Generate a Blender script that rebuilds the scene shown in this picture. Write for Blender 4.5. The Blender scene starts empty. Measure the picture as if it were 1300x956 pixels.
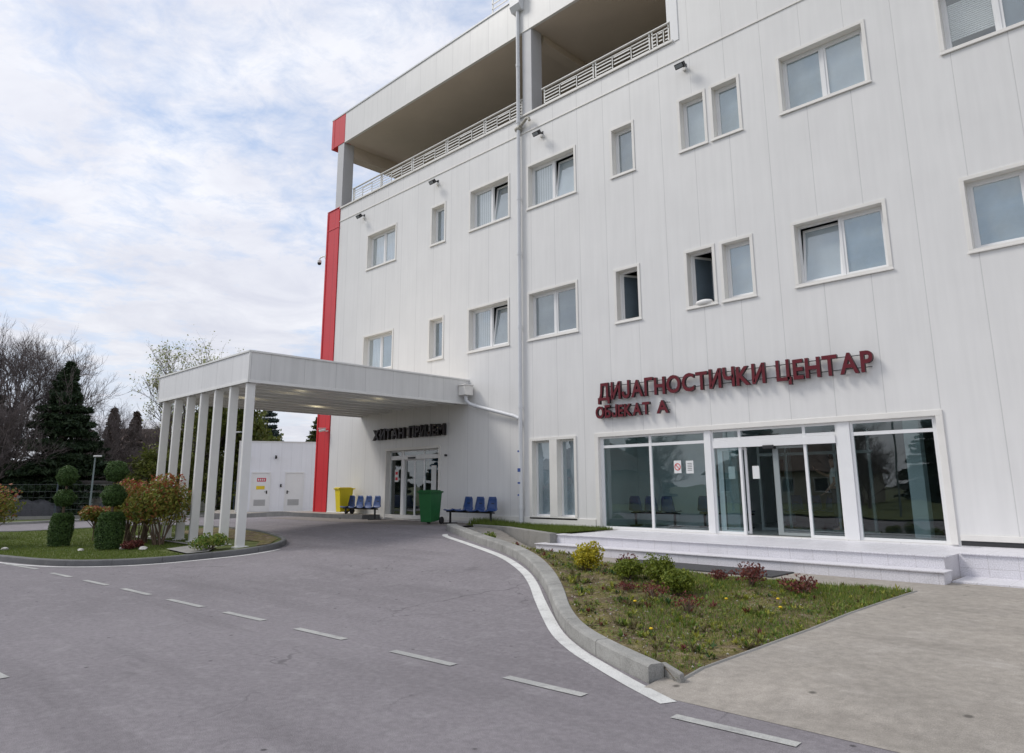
import bpy, bmesh, math, random
import numpy as np
from mathutils import Vector, Matrix
from mathutils.geometry import delaunay_2d_cdt

PI = math.pi
R = math.radians
S = bpy.context.scene
C = S.collection
rng = np.random.default_rng(7)
random.seed(7)

# ------------------------------------------------------------------ camera
cd = bpy.data.cameras.new('camera')
cam = bpy.data.objects.new('camera', cd); C.objects.link(cam)
F_PX, PIT, YAW, ROLL = 896.4, R(11.597), R(44.618), R(0.277)
cd.sensor_fit = 'HORIZONTAL'; cd.sensor_width = 36.0
cd.lens = 36.0 * F_PX / 1300.0
cd.shift_y = -(478 - 433.5) / 1300.0
cd.clip_start = 0.1; cd.clip_end = 6000
cam.location = (0, -15, 1.65)
cam.rotation_euler = (Matrix.Rotation(YAW, 3, 'Z') @ Matrix.Rotation(PI/2 + PIT, 3, 'X') @ Matrix.Rotation(-ROLL, 3, 'Z')).to_euler()
S.camera = cam
S.render.resolution_x, S.render.resolution_y = 1024, 753

# ------------------------------------------------------------------ sky, sun, exposure
SUN_EL, SUN_AZ = R(48), R(236)          # azimuth measured from +Y towards +X
w = bpy.data.worlds.new('World'); S.world = w; w.use_nodes = True
nt = w.node_tree; nt.nodes.clear()
def N(t, **kw):
    n = nt.nodes.new(t)
    for k, v in kw.items(): setattr(n, k, v)
    return n
def L(a, b): nt.links.new(a, b)
out = N('ShaderNodeOutputWorld'); bg = N('ShaderNodeBackground'); bg.inputs['Strength'].default_value = 0.12
sky = N('ShaderNodeTexSky'); sky.sky_type = 'NISHITA'; sky.sun_disc = False
sky.sun_elevation = SUN_EL; sky.sun_rotation = SUN_AZ; sky.air_density = 1.0; sky.dust_density = 1.5
tc = N('ShaderNodeTexCoord'); sp = N('ShaderNodeSeparateXYZ'); L(tc.outputs['Generated'], sp.inputs[0])
def M(op, a, b=None, c=None):
    n = N('ShaderNodeMath', operation=op)
    for i, v in enumerate((a, b, c)):
        if v is None: continue
        if isinstance(v, (int, float)): n.inputs[i].default_value = v
        else: L(v, n.inputs[i])
    return n.outputs[0]
zz = M('ADD', M('MAXIMUM', sp.outputs['Z'], 0.0), 0.10)
cx = N('ShaderNodeCombineXYZ'); L(M('DIVIDE', sp.outputs['X'], zz), cx.inputs[0]); L(M('DIVIDE', sp.outputs['Y'], zz), cx.inputs[1])
def noise(scale, detail, rough, off=0.0, vec=None, dist=0.0):
    mp = N('ShaderNodeMapping'); L(vec or cx.outputs[0], mp.inputs[0]); mp.inputs['Location'].default_value = (off, off*1.7, off*.3)
    n = N('ShaderNodeTexNoise'); n.inputs['Scale'].default_value = scale; n.inputs['Detail'].default_value = detail
    n.inputs['Roughness'].default_value = rough; n.inputs['Distortion'].default_value = dist; L(mp.outputs[0], n.inputs['Vector']); return n.outputs['Fac']
big = noise(0.75, 3, .5, 3.1); fine = noise(6.5, 8, .66, 1.3, dist=.35); mid = noise(1.7, 6, .6, 8.4, dist=.2)
mask = M('ADD', M('ADD', M('MULTIPLY', big, .46), M('MULTIPLY', fine, .46)), M('MULTIPLY', mid, .35))
rp = N('ShaderNodeValToRGB'); L(mask, rp.inputs[0])
rp.color_ramp.elements[0].position = 0.508; rp.color_ramp.elements[0].color = (0.06, 0.06, 0.06, 1)
rp.color_ramp.elements[1].position = 0.675; rp.color_ramp.elements[1].color = (1, 1, 1, 1)
# towards the horizon the deck closes
hz = N('ShaderNodeMapRange'); L(sp.outputs['Z'], hz.inputs[0]); hz.inputs[1].default_value = 0.0; hz.inputs[2].default_value = 0.38
hz.inputs[3].default_value = .95; hz.inputs[4].default_value = 0.0
cov = M('MAXIMUM', rp.outputs[0], hz.outputs[0])
shade = noise(2.6, 6, .6, 5.7, dist=.4)
sr = N('ShaderNodeValToRGB'); L(shade, sr.inputs[0])
sr.color_ramp.elements[0].position = 0.32; sr.color_ramp.elements[0].color = (4.7, 4.85, 5.5, 1)
sr.color_ramp.elements[1].position = 0.66; sr.color_ramp.elements[1].color = (5.9, 6.0, 6.4, 1)
hs = N('ShaderNodeMix', data_type='RGBA'); hs.blend_type = 'MULTIPLY'; hs.inputs[0].default_value = 1
zr_ = N('ShaderNodeMapRange'); L(sp.outputs['Z'], zr_.inputs[0]); zr_.inputs[1].default_value = 0.0; zr_.inputs[2].default_value = .35
zr_.inputs[3].default_value = .86; zr_.inputs[4].default_value = 1.02
L(sr.outputs[0], hs.inputs[6]); L(zr_.outputs[0], hs.inputs[7])
mx = N('ShaderNodeMix', data_type='RGBA'); L(cov, mx.inputs[0])
blue = N('ShaderNodeMix', data_type='RGBA'); blue.inputs[0].default_value = .55; L(sky.outputs[0], blue.inputs[6]); blue.inputs[7].default_value = (3.6, 4.4, 5.9, 1)
L(blue.outputs[2], mx.inputs[6]); L(hs.outputs[2], mx.inputs[7])
L(mx.outputs[2], bg.inputs['Color']); L(bg.outputs[0], out.inputs[0])

sd = bpy.data.lights.new('sun', 'SUN'); sd.energy = 1.5; sd.angle = R(16); sd.color = (1, .96, .90)
so = bpy.data.objects.new('sun', sd); C.objects.link(so)
sv = Vector((math.cos(SUN_EL)*math.sin(SUN_AZ), math.cos(SUN_EL)*math.cos(SUN_AZ), math.sin(SUN_EL)))
so.rotation_euler = sv.to_track_quat('Z', 'Y').to_euler(); so.location = (-10, -10, 40)
S.view_settings.view_transform = 'Standard'; S.view_settings.look = 'None'
S.view_settings.gamma = 1.0; S.view_settings.use_curve_mapping = False
S.view_settings.exposure = 0.40
S.render.engine = 'CYCLES'
S.cycles.max_bounces = 8; S.cycles.transparent_max_bounces = 16

# ------------------------------------------------------------------ mesh helpers
class MB:
    def __init__(s): s.v = []; s.f = []; s.mi = []; s.cur = 0
    def face(s, *pts):
        b = len(s.v); s.v += [tuple(p) for p in pts]; s.f.append(tuple(range(b, b+len(pts)))); s.mi.append(s.cur); return s
    def box(s, x0, x1, y0, y1, z0, z1, rz=0.0, o=(0, 0, 0), taper=1.0):
        b = len(s.v); cxm, cym = (x0+x1)/2, (y0+y1)/2
        for z, t in ((z0, taper), (z1, 1.0)):
            for x, y in ((x0, y0), (x1, y0), (x1, y1), (x0, y1)):
                x = cxm+(x-cxm)*t; y = cym+(y-cym)*t
                X = x*math.cos(rz)-y*math.sin(rz)+o[0]; Y = x*math.sin(rz)+y*math.cos(rz)+o[1]
                s.v.append((X, Y, z+o[2]))
        for q in ((0, 3, 2, 1), (4, 5, 6, 7), (0, 1, 5, 4), (1, 2, 6, 5), (2, 3, 7, 6), (3, 0, 4, 7)):
            s.f.append(tuple(b+i for i in q)); s.mi.append(s.cur)
        return s
    def tube(s, pts, r, n=8, cap=True):
        pts = [Vector(p) for p in pts]; rs = r if isinstance(r, (list, tuple)) else [r]*len(pts)
        b = len(s.v); prev = None
        for i, p in enumerate(pts):
            d = (pts[min(i+1, len(pts)-1)] - pts[max(i-1, 0)])
            if d.length < 1e-9: d = Vector((0, 0, 1))
            d.normalize()
            if prev is None:
                a = Vector((0, 0, 1)) if abs(d.z) < .9 else Vector((1, 0, 0)); u = d.cross(a).normalized()
            else:
                u = prev - d*prev.dot(d)
                if u.length < 1e-6: u = d.orthogonal()
                u.normalize()
            prev = u; q = d.cross(u)
            for k in range(n):
                an = 2*PI*k/n; s.v.append(tuple(p + (u*math.cos(an)+q*math.sin(an))*rs[i]))
        for i in range(len(pts)-1):
            for k in range(n):
                k2 = (k+1) % n; s.f.append((b+i*n+k, b+i*n+k2, b+(i+1)*n+k2, b+(i+1)*n+k)); s.mi.append(s.cur)
        if cap:
            s.f.append(tuple(b+k for k in range(n))[::-1]); s.mi.append(s.cur)
            s.f.append(tuple(b+(len(pts)-1)*n+k for k in range(n))); s.mi.append(s.cur)
        return s
    def cyl(s, p0, p1, r, n=16): return s.tube([p0, p1], r, n)
    def lathe(s, prof, cx, cy, n=20, cap=True):   # prof: (r, z)
        b = len(s.v)
        for r, z in prof:
            for k in range(n): s.v.append((cx+r*math.cos(2*PI*k/n), cy+r*math.sin(2*PI*k/n), z))
        for i in range(len(prof)-1):
            for k in range(n):
                k2 = (k+1) % n; s.f.append((b+i*n+k, b+i*n+k2, b+(i+1)*n+k2, b+(i+1)*n+k)); s.mi.append(s.cur)
        if cap:
            s.f.append(tuple(b+k for k in range(n))[::-1]); s.mi.append(s.cur)
            s.f.append(tuple(b+(len(prof)-1)*n+k for k in range(n))); s.mi.append(s.cur)
        return s
    def prism(s, prof, x0, x1, axis='x'):        # prof in the plane normal to axis, extruded
        b = len(s.v); n = len(prof)
        for t in (x0, x1):
            for p, q in prof:
                s.v.append((t, p, q) if axis == 'x' else ((p, t, q) if axis == 'y' else (p, q, t)))
        for k in range(n):
            k2 = (k+1) % n; s.f.append((b+k, b+k2, b+n+k2, b+n+k)); s.mi.append(s.cur)
        s.f.append(tuple(b+k for k in range(n))[::-1]); s.mi.append(s.cur)
        s.f.append(tuple(b+n+k for k in range(n))); s.mi.append(s.cur)
        return s
    def build(s, name, mats, parent=None, bevel=0, smooth=False, fix=True):
        me = bpy.data.meshes.new(name); me.from_pydata(s.v, [], s.f)
        if not isinstance(mats, (list, tuple)): mats = [mats]
        for m in mats: me.materials.append(m)
        if len(mats) > 1: me.polygons.foreach_set('material_index', s.mi)
        if fix:
            bm = bmesh.new(); bm.from_mesh(me); bmesh.ops.recalc_face_normals(bm, faces=bm.faces); bm.to_mesh(me); bm.free()
        me.update()
        o = bpy.data.objects.new(name, me); C.objects.link(o)
        if parent: o.parent = parent
        if bevel:
            md = o.modifiers.new('bevel', 'BEVEL'); md.width = bevel; md.segments = 2; md.limit_method = 'ANGLE'; md.angle_limit = R(40)
            md.harden_normals = False
        if smooth:
            for p in me.polygons: p.use_smooth = True
            if smooth != 'all':
                try: me.set_sharp_from_angle(angle=R(40))
                except Exception: pass
        return o
def tag(o, label=None, cat=None, group=None, kind=None):
    if label: o['label'] = label
    if cat: o['category'] = cat
    if group: o['group'] = group
    if kind: o['kind'] = kind
    return o
def thing(name, loc, label, cat, group=None, rz=0.0):
    o = bpy.data.objects.new(name, None); C.objects.link(o); o.location = loc; o.rotation_euler.z = rz
    o.empty_display_size = .1
    return tag(o, label, cat, group)
def dup(root, loc, rz=0.0, label=None, scale=None):
    def cp(o, par):
        c = o.copy(); C.objects.link(c)
        if par: c.parent = par
        for ch in list(o.children): cp(ch, c)
        return c
    r = cp(root, None); r.location = loc; r.rotation_euler.z = rz
    if label: r['label'] = label
    if scale: r.scale = scale if isinstance(scale, tuple) else (scale,)*3
    return r
def np_mesh(name, verts, nper, mats, parent=None, mi=None):
    """verts (k*nper,3): k separate polygons of nper corners"""
    k = len(verts)//nper
    me = bpy.data.meshes.new(name); me.vertices.add(len(verts)); me.vertices.foreach_set('co', np.asarray(verts, dtype=np.float32).ravel())
    me.loops.add(len(verts)); me.loops.foreach_set('vertex_index', np.arange(len(verts), dtype=np.int32))
    me.polygons.add(k); me.polygons.foreach_set('loop_start', np.arange(k, dtype=np.int32)*nper)
    try: me.polygons.foreach_set('loop_total', np.full(k, nper, dtype=np.int32))
    except Exception: pass
    if not isinstance(mats, (list, tuple)): mats = [mats]
    for m in mats: me.materials.append(m)
    if mi is not None: me.polygons.foreach_set('material_index', np.asarray(mi, dtype=np.int32))
    me.update(calc_edges=True)
    o = bpy.data.objects.new(name, me); C.objects.link(o)
    if parent: o.parent = parent
    return o

# ------------------------------------------------------------------ materials
def mat(name, col, rough=.6, metal=0.0, spec=.5, var=0.0, vscale=3.0, bump=0.0, bscale=60.0, island=0.0, emit=None, coat=0.0, trans=0.0):
    m = bpy.data.materials.new(name); m.use_nodes = True; t = m.node_tree; b = t.nodes['Principled BSDF']
    b.inputs['Roughness'].default_value = rough; b.inputs['Metallic'].default_value = metal
    b.inputs['Specular IOR Level'].default_value = spec; b.inputs['Coat Weight'].default_value = coat
    b.inputs['Base Color'].default_value = (*col, 1)
    src = None
    tcn = t.nodes.new('ShaderNodeTexCoord')
    if var:
        n = t.nodes.new('ShaderNodeTexNoise'); n.inputs['Scale'].default_value = vscale; n.inputs['Detail'].default_value = 6; n.inputs['Roughness'].default_value = .65
        t.links.new(tcn.outputs['Object'], n.inputs['Vector'])
        mr = t.nodes.new('ShaderNodeMapRange'); mr.inputs[1].default_value = .3; mr.inputs[2].default_value = .7; mr.inputs[3].default_value = 1-var; mr.inputs[4].default_value = 1+var
        t.links.new(n.outputs['Fac'], mr.inputs[0])
        h = t.nodes.new('ShaderNodeHueSaturation'); h.inputs['Color'].default_value = (*col, 1); t.links.new(mr.outputs[0], h.inputs['Value']); src = h
    if island:
        g = t.nodes.new('ShaderNodeNewGeometry')
        mr = t.nodes.new('ShaderNodeMapRange'); mr.inputs[3].default_value = 1-island; mr.inputs[4].default_value = 1+island
        t.links.new(g.outputs['Random Per Island'], mr.inputs[0])
        h = t.nodes.new('ShaderNodeHueSaturation'); t.links.new(mr.outputs[0], h.inputs['Value'])
        if src: t.links.new(src.outputs[0], h.inputs['Color'])
        else: h.inputs['Color'].default_value = (*col, 1)
        src = h
    if src: t.links.new(src.outputs[0], b.inputs['Base Color'])
    if bump:
        n = t.nodes.new('ShaderNodeTexNoise'); n.inputs['Scale'].default_value = bscale; n.inputs['Detail'].default_value = 5
        t.links.new(tcn.outputs['Object'], n.inputs['Vector'])
        bp = t.nodes.new('ShaderNodeBump'); bp.inputs['Strength'].default_value = bump; bp.inputs['Distance'].default_value = .01
        t.links.new(n.outputs['Fac'], bp.inputs['Height']); t.links.new(bp.outputs[0], b.inputs['Normal'])
    if emit:
        b.inputs['Emission Color'].default_value = (*emit[0], 1); b.inputs['Emission Strength'].default_value = emit[1]
    return m
def ramp_leaf(name, cols, rough=.6, trans=.25):
    """leaf material: colour picked per leaf from a ramp"""
    m = bpy.data.materials.new(name); m.use_nodes = True; t = m.node_tree; b = t.nodes['Principled BSDF']
    g = t.nodes.new('ShaderNodeNewGeometry'); r = t.nodes.new('ShaderNodeValToRGB'); t.links.new(g.outputs['Random Per Island'], r.inputs[0])
    e = r.color_ramp.elements
    while len(e) < len(cols): e.new(.5)
    for i, c in enumerate(cols): e[i].position = i/max(1, len(cols)-1); e[i].color = (*c, 1)
    t.links.new(r.outputs[0], b.inputs['Base Color']); b.inputs['Roughness'].default_value = rough; b.inputs['Specular IOR Level'].default_value = .3
    tr = t.nodes.new('ShaderNodeBsdfTranslucent'); t.links.new(r.outputs[0], tr.inputs[0])
    mxs = t.nodes.new('ShaderNodeMixShader'); mxs.inputs[0].default_value = trans
    t.links.new(b.outputs[0], mxs.inputs[1]); t.links.new(tr.outputs[0], mxs.inputs[2]); t.links.new(mxs.outputs[0], t.nodes['Material Output'].inputs[0])
    return m
def panel_mat(name, col, axis='X', off=3.56, pitch=.945, var=.035, rough=.38):
    """painted sandwich panels: vertical joints every .945 m, slight tone change from panel to panel, faint rain streaks"""
    m = bpy.data.materials.new(name); m.use_nodes = True; t = m.node_tree; b = t.nodes['Principled BSDF']; b.inputs['Roughness'].default_value = rough
    def n(tp, **k):
        q = t.nodes.new(tp)
        for a, v in k.items(): setattr(q, a, v)
        return q
    def mm(op, a, c=None):
        q = n('ShaderNodeMath', operation=op)
        for i, v in enumerate((a, c)):
            if v is None: continue
            if isinstance(v, (int, float)): q.inputs[i].default_value = v
            else: t.links.new(v, q.inputs[i])
        return q.outputs[0]
    tcn = n('ShaderNodeTexCoord'); s_ = n('ShaderNodeSeparateXYZ'); t.links.new(tcn.outputs['Object'], s_.inputs[0])
    u = mm('DIVIDE', mm('ADD', s_.outputs[axis], off), pitch)
    fr = mm('FRACT', u); fl = mm('FLOOR', u)
    d = mm('MINIMUM', fr, mm('SUBTRACT', 1.0, fr))            # distance to the joint
    seam = n('ShaderNodeMapRange'); seam.interpolation_type = 'SMOOTHSTEP'; t.links.new(d, seam.inputs[0]); seam.inputs[1].default_value = .004; seam.inputs[2].default_value = .013
    wn = n('ShaderNodeTexWhiteNoise', noise_dimensions='1D'); t.links.new(fl, wn.inputs['W'])
    pv = n('ShaderNodeMapRange'); t.links.new(wn.outputs['Value'], pv.inputs[0]); pv.inputs[3].default_value = 1-var*.4; pv.inputs[4].default_value = 1+var*.2
    mp = n('ShaderNodeMapping'); t.links.new(tcn.outputs['Object'], mp.inputs[0]); mp.inputs['Scale'].default_value = (5, 5, .35)
    st = n('ShaderNodeTexNoise'); st.inputs['Scale'].default_value = 1.6; st.inputs['Detail'].default_value = 6; t.links.new(mp.outputs[0], st.inputs['Vector'])
    sv_ = n('ShaderNodeMapRange'); t.links.new(st.outputs['Fac'], sv_.inputs[0]); sv_.inputs[1].default_value = .35; sv_.inputs[2].default_value = .7; sv_.inputs[3].default_value = 1.0; sv_.inputs[4].default_value = 1-var*1.4
    pt = n('ShaderNodeTexNoise'); pt.inputs['Scale'].default_value = .9; pt.inputs['Detail'].default_value = 5; t.links.new(tcn.outputs['Object'], pt.inputs['Vector'])
    pt2 = n('ShaderNodeMapRange'); t.links.new(pt.outputs['Fac'], pt2.inputs[0]); pt2.inputs[1].default_value = .3; pt2.inputs[2].default_value = .7; pt2.inputs[3].default_value = 1-var; pt2.inputs[4].default_value = 1+var*.5
    val = mm('MULTIPLY', mm('MULTIPLY', pv.outputs[0], sv_.outputs[0]), pt2.outputs[0])
    val = mm('MULTIPLY', val, mm('ADD', mm('MULTIPLY', seam.outputs[0], .21), .79))
    h = n('ShaderNodeHueSaturation'); h.inputs['Color'].default_value = (*col, 1); t.links.new(val, h.inputs['Value']); t.links.new(h.outputs[0], b.inputs['Base Color'])
    # oil-canning plus the joint groove
    oc = n('ShaderNodeTexNoise'); oc.inputs['Scale'].default_value = 1.1; t.links.new(tcn.outputs['Object'], oc.inputs['Vector'])
    hh = mm('ADD', mm('MULTIPLY', seam.outputs[0], .004), mm('MULTIPLY', oc.outputs['Fac'], .012))
    bp = n('ShaderNodeBump'); bp.inputs['Strength'].default_value = .35; bp.inputs['Distance'].default_value = 1.0; t.links.new(hh, bp.inputs['Height']); t.links.new(bp.outputs[0], b.inputs['Normal'])
    return m
def glass_mat(name, tint=(.80, .90, .89), refl=1.0, wav=.006):
    m = bpy.data.materials.new(name); m.use_nodes = True; t = m.node_tree; t.nodes.remove(t.nodes['Principled BSDF'])
    fr = t.nodes.new('ShaderNodeFresnel'); fr.inputs[0].default_value = 1.52
    mr = t.nodes.new('ShaderNodeMath'); mr.operation = 'MULTIPLY_ADD'; mr.inputs[1].default_value = 1.7*refl; mr.inputs[2].default_value = .02; mr.use_clamp = True
    t.links.new(fr.outputs[0], mr.inputs[0])
    gb = t.nodes.new('ShaderNodeNewGeometry'); inv = t.nodes.new('ShaderNodeMath'); inv.operation = 'SUBTRACT'; inv.inputs[0].default_value = 1.0; t.links.new(gb.outputs['Backfacing'], inv.inputs[1])
    fac = t.nodes.new('ShaderNodeMath'); fac.operation = 'MULTIPLY'; t.links.new(mr.outputs[0], fac.inputs[0]); t.links.new(inv.outputs[0], fac.inputs[1])
    tr = t.nodes.new('ShaderNodeBsdfTransparent'); tr.inputs[0].default_value = (*tint, 1)
    gl = t.nodes.new('ShaderNodeBsdfGlossy'); gl.inputs['Roughness'].default_value = .0; gl.inputs[0].default_value = (.95, 1, .98, 1)
    tcn = t.nodes.new('ShaderNodeTexCoord'); nn = t.nodes.new('ShaderNodeTexNoise'); nn.inputs['Scale'].default_value = .8; t.links.new(tcn.outputs['Object'], nn.inputs['Vector'])
    bp = t.nodes.new('ShaderNodeBump'); bp.inputs['Strength'].default_value = .5; bp.inputs['Distance'].default_value = wav
    t.links.new(nn.outputs['Fac'], bp.inputs['Height']); t.links.new(bp.outputs[0], gl.inputs['Normal'])
    mxs = t.nodes.new('ShaderNodeMixShader'); t.links.new(fac.outputs[0], mxs.inputs[0]); t.links.new(tr.outputs[0], mxs.inputs[1]); t.links.new(gl.outputs[0], mxs.inputs[2])
    t.links.new(mxs.outputs[0], t.nodes['Material Output'].inputs[0]); return m
def ground_mat(name, c0, c1, c2, s1=.35, s2=9.0, speck=0.0, bump=.3, streak=None, rough=.9, grain=220.0, tile=None, grit=None, crack=False):
    m = bpy.data.materials.new(name); m.use_nodes = True; t = m.node_tree; b = t.nodes['Principled BSDF']; b.inputs['Roughness'].default_value = rough; b.inputs['Specular IOR Level'].default_value = .3
    def n(tp): return t.nodes.new(tp)
    tcn = n('ShaderNodeTexCoord')
    def ns(sc, det, scl=(1, 1, 1)):
        mp = n('ShaderNodeMapping'); mp.inputs['Scale'].default_value = scl; t.links.new(tcn.outputs['Object'], mp.inputs[0])
        q = n('ShaderNodeTexNoise'); q.inputs['Scale'].default_value = sc; q.inputs['Detail'].default_value = det; q.inputs['Roughness'].default_value = .6; t.links.new(mp.outputs[0], q.inputs['Vector']); return q.outputs['Fac']
    def mixc(f, a, bb, lo, hi):
        mr = n('ShaderNodeMapRange'); mr.inputs[1].default_value = lo; mr.inputs[2].default_value = hi; t.links.new(f, mr.inputs[0])
        q = n('ShaderNodeMix'); q.data_type = 'RGBA'; t.links.new(mr.outputs[0], q.inputs[0])
        for i, v in ((6, a), (7, bb)):
            if isinstance(v, tuple): q.inputs[i].default_value = (*v, 1)
            else: t.links.new(v, q.inputs[i])
        return q.outputs[2]
    a = mixc(ns(s1, 6), c0, c1, .35, .65)
    a = mixc(ns(s2, 7), a, c2, .52, .80)
    if streak: a = mixc(ns(1.2, 5, streak), a, tuple(x*.72 for x in c0), .50, .74)
    if grit:
        gg = ns(grit, 4); mg = n('ShaderNodeMapRange'); mg.inputs[1].default_value = .3; mg.inputs[2].default_value = .7; mg.inputs[3].default_value = .86; mg.inputs[4].default_value = 1.14; t.links.new(gg, mg.inputs[0])
        hg_ = n('ShaderNodeHueSaturation'); t.links.new(a, hg_.inputs['Color']); t.links.new(mg.outputs[0], hg_.inputs['Value']); a = hg_.outputs[0]
    g = ns(grain, 2)
    mr = n('ShaderNodeMapRange'); mr.inputs[1].default_value = .3; mr.inputs[2].default_value = .7; mr.inputs[3].default_value = .82; mr.inputs[4].default_value = 1.18; t.links.new(g, mr.inputs[0])
    h = n('ShaderNodeHueSaturation'); t.links.new(a, h.inputs['Color']); t.links.new(mr.outputs[0], h.inputs['Value']); a = h.outputs[0]
    if crack:
        cv = n('ShaderNodeTexVoronoi'); cv.feature = 'DISTANCE_TO_EDGE'; cv.inputs['Scale'].default_value = .42
        wp = n('ShaderNodeTexNoise'); wp.inputs['Scale'].default_value = 2.5; wp.inputs['Detail'].default_value = 6; t.links.new(tcn.outputs['Object'], wp.inputs['Vector'])
        va = n('ShaderNodeVectorMath'); va.operation = 'MULTIPLY_ADD'; t.links.new(wp.outputs['Color'], va.inputs[0]); va.inputs[1].default_value = (.7, .7, .0); t.links.new(tcn.outputs['Object'], va.inputs[2]); t.links.new(va.outputs[0], cv.inputs['Vector'])
        ml = n('ShaderNodeMapRange'); ml.inputs[1].default_value = .0015; ml.inputs[2].default_value = .006; t.links.new(cv.outputs['Distance'], ml.inputs[0])
        mk = n('ShaderNodeMapRange'); mk.inputs[1].default_value = .52; mk.inputs[2].default_value = .60; mk.inputs[3].default_value = 0.0; mk.inputs[4].default_value = .38; t.links.new(ns(.35, 2), mk.inputs[0])
        iv = n('ShaderNodeMath'); iv.operation = 'SUBTRACT'; iv.inputs[0].default_value = 1.0; t.links.new(ml.outputs[0], iv.inputs[1])
        cm = n('ShaderNodeMath'); cm.operation = 'MULTIPLY'; t.links.new(iv.outputs[0], cm.inputs[0]); t.links.new(mk.outputs[0], cm.inputs[1])
        q = n('ShaderNodeMix'); q.data_type = 'RGBA'; t.links.new(cm.outputs[0], q.inputs[0]); t.links.new(a, q.inputs[6]); q.inputs[7].default_value = (.03, .028, .03, 1); a = q.outputs[2]
        a = mixc(ns(.9, 3), a, tuple(x*.55 for x in c0), .69, .80)
    if speck:
        v = n('ShaderNodeTexVoronoi'); v.inputs['Scale'].default_value = speck; t.links.new(tcn.outputs['Object'], v.inputs['Vector'])
        a = mixc(v.outputs['Distance'], tuple(x*.35 for x in c0), a, .035, .07)
    if tile:
        br = n('ShaderNodeTexBrick'); br.offset = 0; br.inputs['Scale'].default_value = 1.0; br.inputs['Mortar Size'].default_value = .006; br.inputs['Brick Width'].default_value = tile; br.inputs['Row Height'].default_value = tile
        br.inputs['Color1'].default_value = (1, 1, 1, 1); br.inputs['Color2'].default_value = (.97, .97, .97, 1); br.inputs['Mortar'].default_value = (.82, .81, .80, 1)
        if tile > 0: 
            cb = n('ShaderNodeCombineXYZ'); sx = n('ShaderNodeSeparateXYZ'); t.links.new(tcn.outputs['Object'], sx.inputs[0])
            t.links.new(sx.outputs['X'], cb.inputs[0])
            ad = n('ShaderNodeMath'); ad.operation = 'ADD'; t.links.new(sx.outputs['Y'], ad.inputs[0]); t.links.new(sx.outputs['Z'], ad.inputs[1]); t.links.new(ad.outputs[0], cb.inputs[1])
            t.links.new(cb.outputs[0], br.inputs['Vector'])
        q = n('ShaderNodeMix'); q.data_type = 'RGBA'; q.blend_type = 'MULTIPLY'; q.inputs[0].default_value = 1; t.links.new(a, q.inputs[6]); t.links.new(br.outputs['Color'], q.inputs[7]); a = q.outputs[2]
    t.links.new(a, b.inputs['Base Color'])
    bp = n('ShaderNodeBump'); bp.inputs['Strength'].default_value = bump; bp.inputs['Distance'].default_value = .01; t.links.new(g, bp.inputs['Height']); t.links.new(bp.outputs[0], b.inputs['Normal'])
    return m

M_PANEL = panel_mat('white_panel', (.76, .752, .737), var=.035)
M_PANEL_Y = panel_mat('white_panel_side', (.72, .715, .70), axis='Y', off=.3, var=.07)
M_PANEL_C = panel_mat('canopy_panel', (.72, .715, .71), var=.05)
M_RED = panel_mat('red_panel', (.62, .028, .035), off=3.3, pitch=2.0, var=.05)
M_TRIM = mat('cream_trim', (.75, .73, .69), .45, var=.05, vscale=2)
M_WHITE = mat('white_pvc', (.78, .78, .78), .35, var=.02)
M_WHITEM = mat('white_metal', (.73, .725, .70), .4, var=.05, vscale=1.5)
M_DARKF = mat('gap_shade', (.03, .03, .032), .5)
M_CONC = ground_mat('concrete', (.30, .29, .27), (.24, .235, .22), (.19, .18, .17), .8, 3.0, bump=.5, grain=90)
M_CONCP = ground_mat('concrete_path', (.335, .305, .268), (.285, .262, .232), (.38, .35, .315), .45, 2.2, bump=.4, grain=110, streak=(.25, 1, 1), grit=10, speck=1.7)
M_KERB = ground_mat('kerb_concrete', (.34, .335, .315), (.26, .255, .24), (.20, .20, .19), 1.2, 4.0, bump=.6, grain=90, speck=14, grit=8)
M_KERBD = ground_mat('kerb_concrete_dark', (.17, .17, .17), (.13, .13, .13), (.20, .195, .19), 1.2, 4.0, bump=.5, grain=90)
M_ASPH = ground_mat('asphalt', (.232, .214, .226), (.195, .18, .19), (.265, .25, .258), .22, 3.2, speck=2.6, bump=.7, streak=(.12, .9, 1), grain=110, grit=16, crack=True)
M_APRON = ground_mat('apron_asphalt', (.235, .212, .198), (.20, .18, .17), (.27, .25, .235), .5, 2.0, bump=.5, grain=120, streak=(.12, .9, 1), grit=14)
M_PAINT = ground_mat('road_paint', (.66, .66, .64), (.55, .55, .53), (.40, .395, .39), 1.5, 7.0, speck=5, bump=.4, grain=110)
M_PAINTW = ground_mat('road_paint_worn', (.42, .42, .40), (.33, .33, .32), (.24, .235, .235), 1.5, 7.0, speck=5, bump=.4, grain=110)
M_TILE = ground_mat('white_tile', (.68, .665, .70), (.66, .65, .68), (.58, .57, .59), .6, 3.0, bump=.15, grain=60, rough=.45, tile=.40)
M_SOIL = ground_mat('soil', (.10, .068, .046), (.16, .145, .04), (.32, .24, .19), 3.6, 9.0, bump=1.5, grain=45, grit=18)
M_TURF = ground_mat('turf', (.11, .13, .035), (.065, .09, .022), (.12, .095, .05), 1.0, 3.5, bump=.8, grain=80)
M_FIELD = ground_mat('field', (.09, .10, .04), (.07, .09, .03), (.12, .10, .06), .1, 1.2, bump=.4, grain=20)
M_SOFFIT = mat('soffit', (.64, .55, .45), .7, var=.06, vscale=.5)
M_SOFFITC = mat('canopy_soffit', (.66, .60, .50), .55, var=.05, vscale=.8)
M_GREYCOL = mat('column_paint', (.52, .52, .53), .55, var=.05, vscale=1.2)
M_PIPE = mat('grey_pipe', (.66, .67, .685), .35, var=.05, vscale=1.5)
M_BLACK = mat('black_plastic', (.018, .018, .02), .45)
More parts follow.
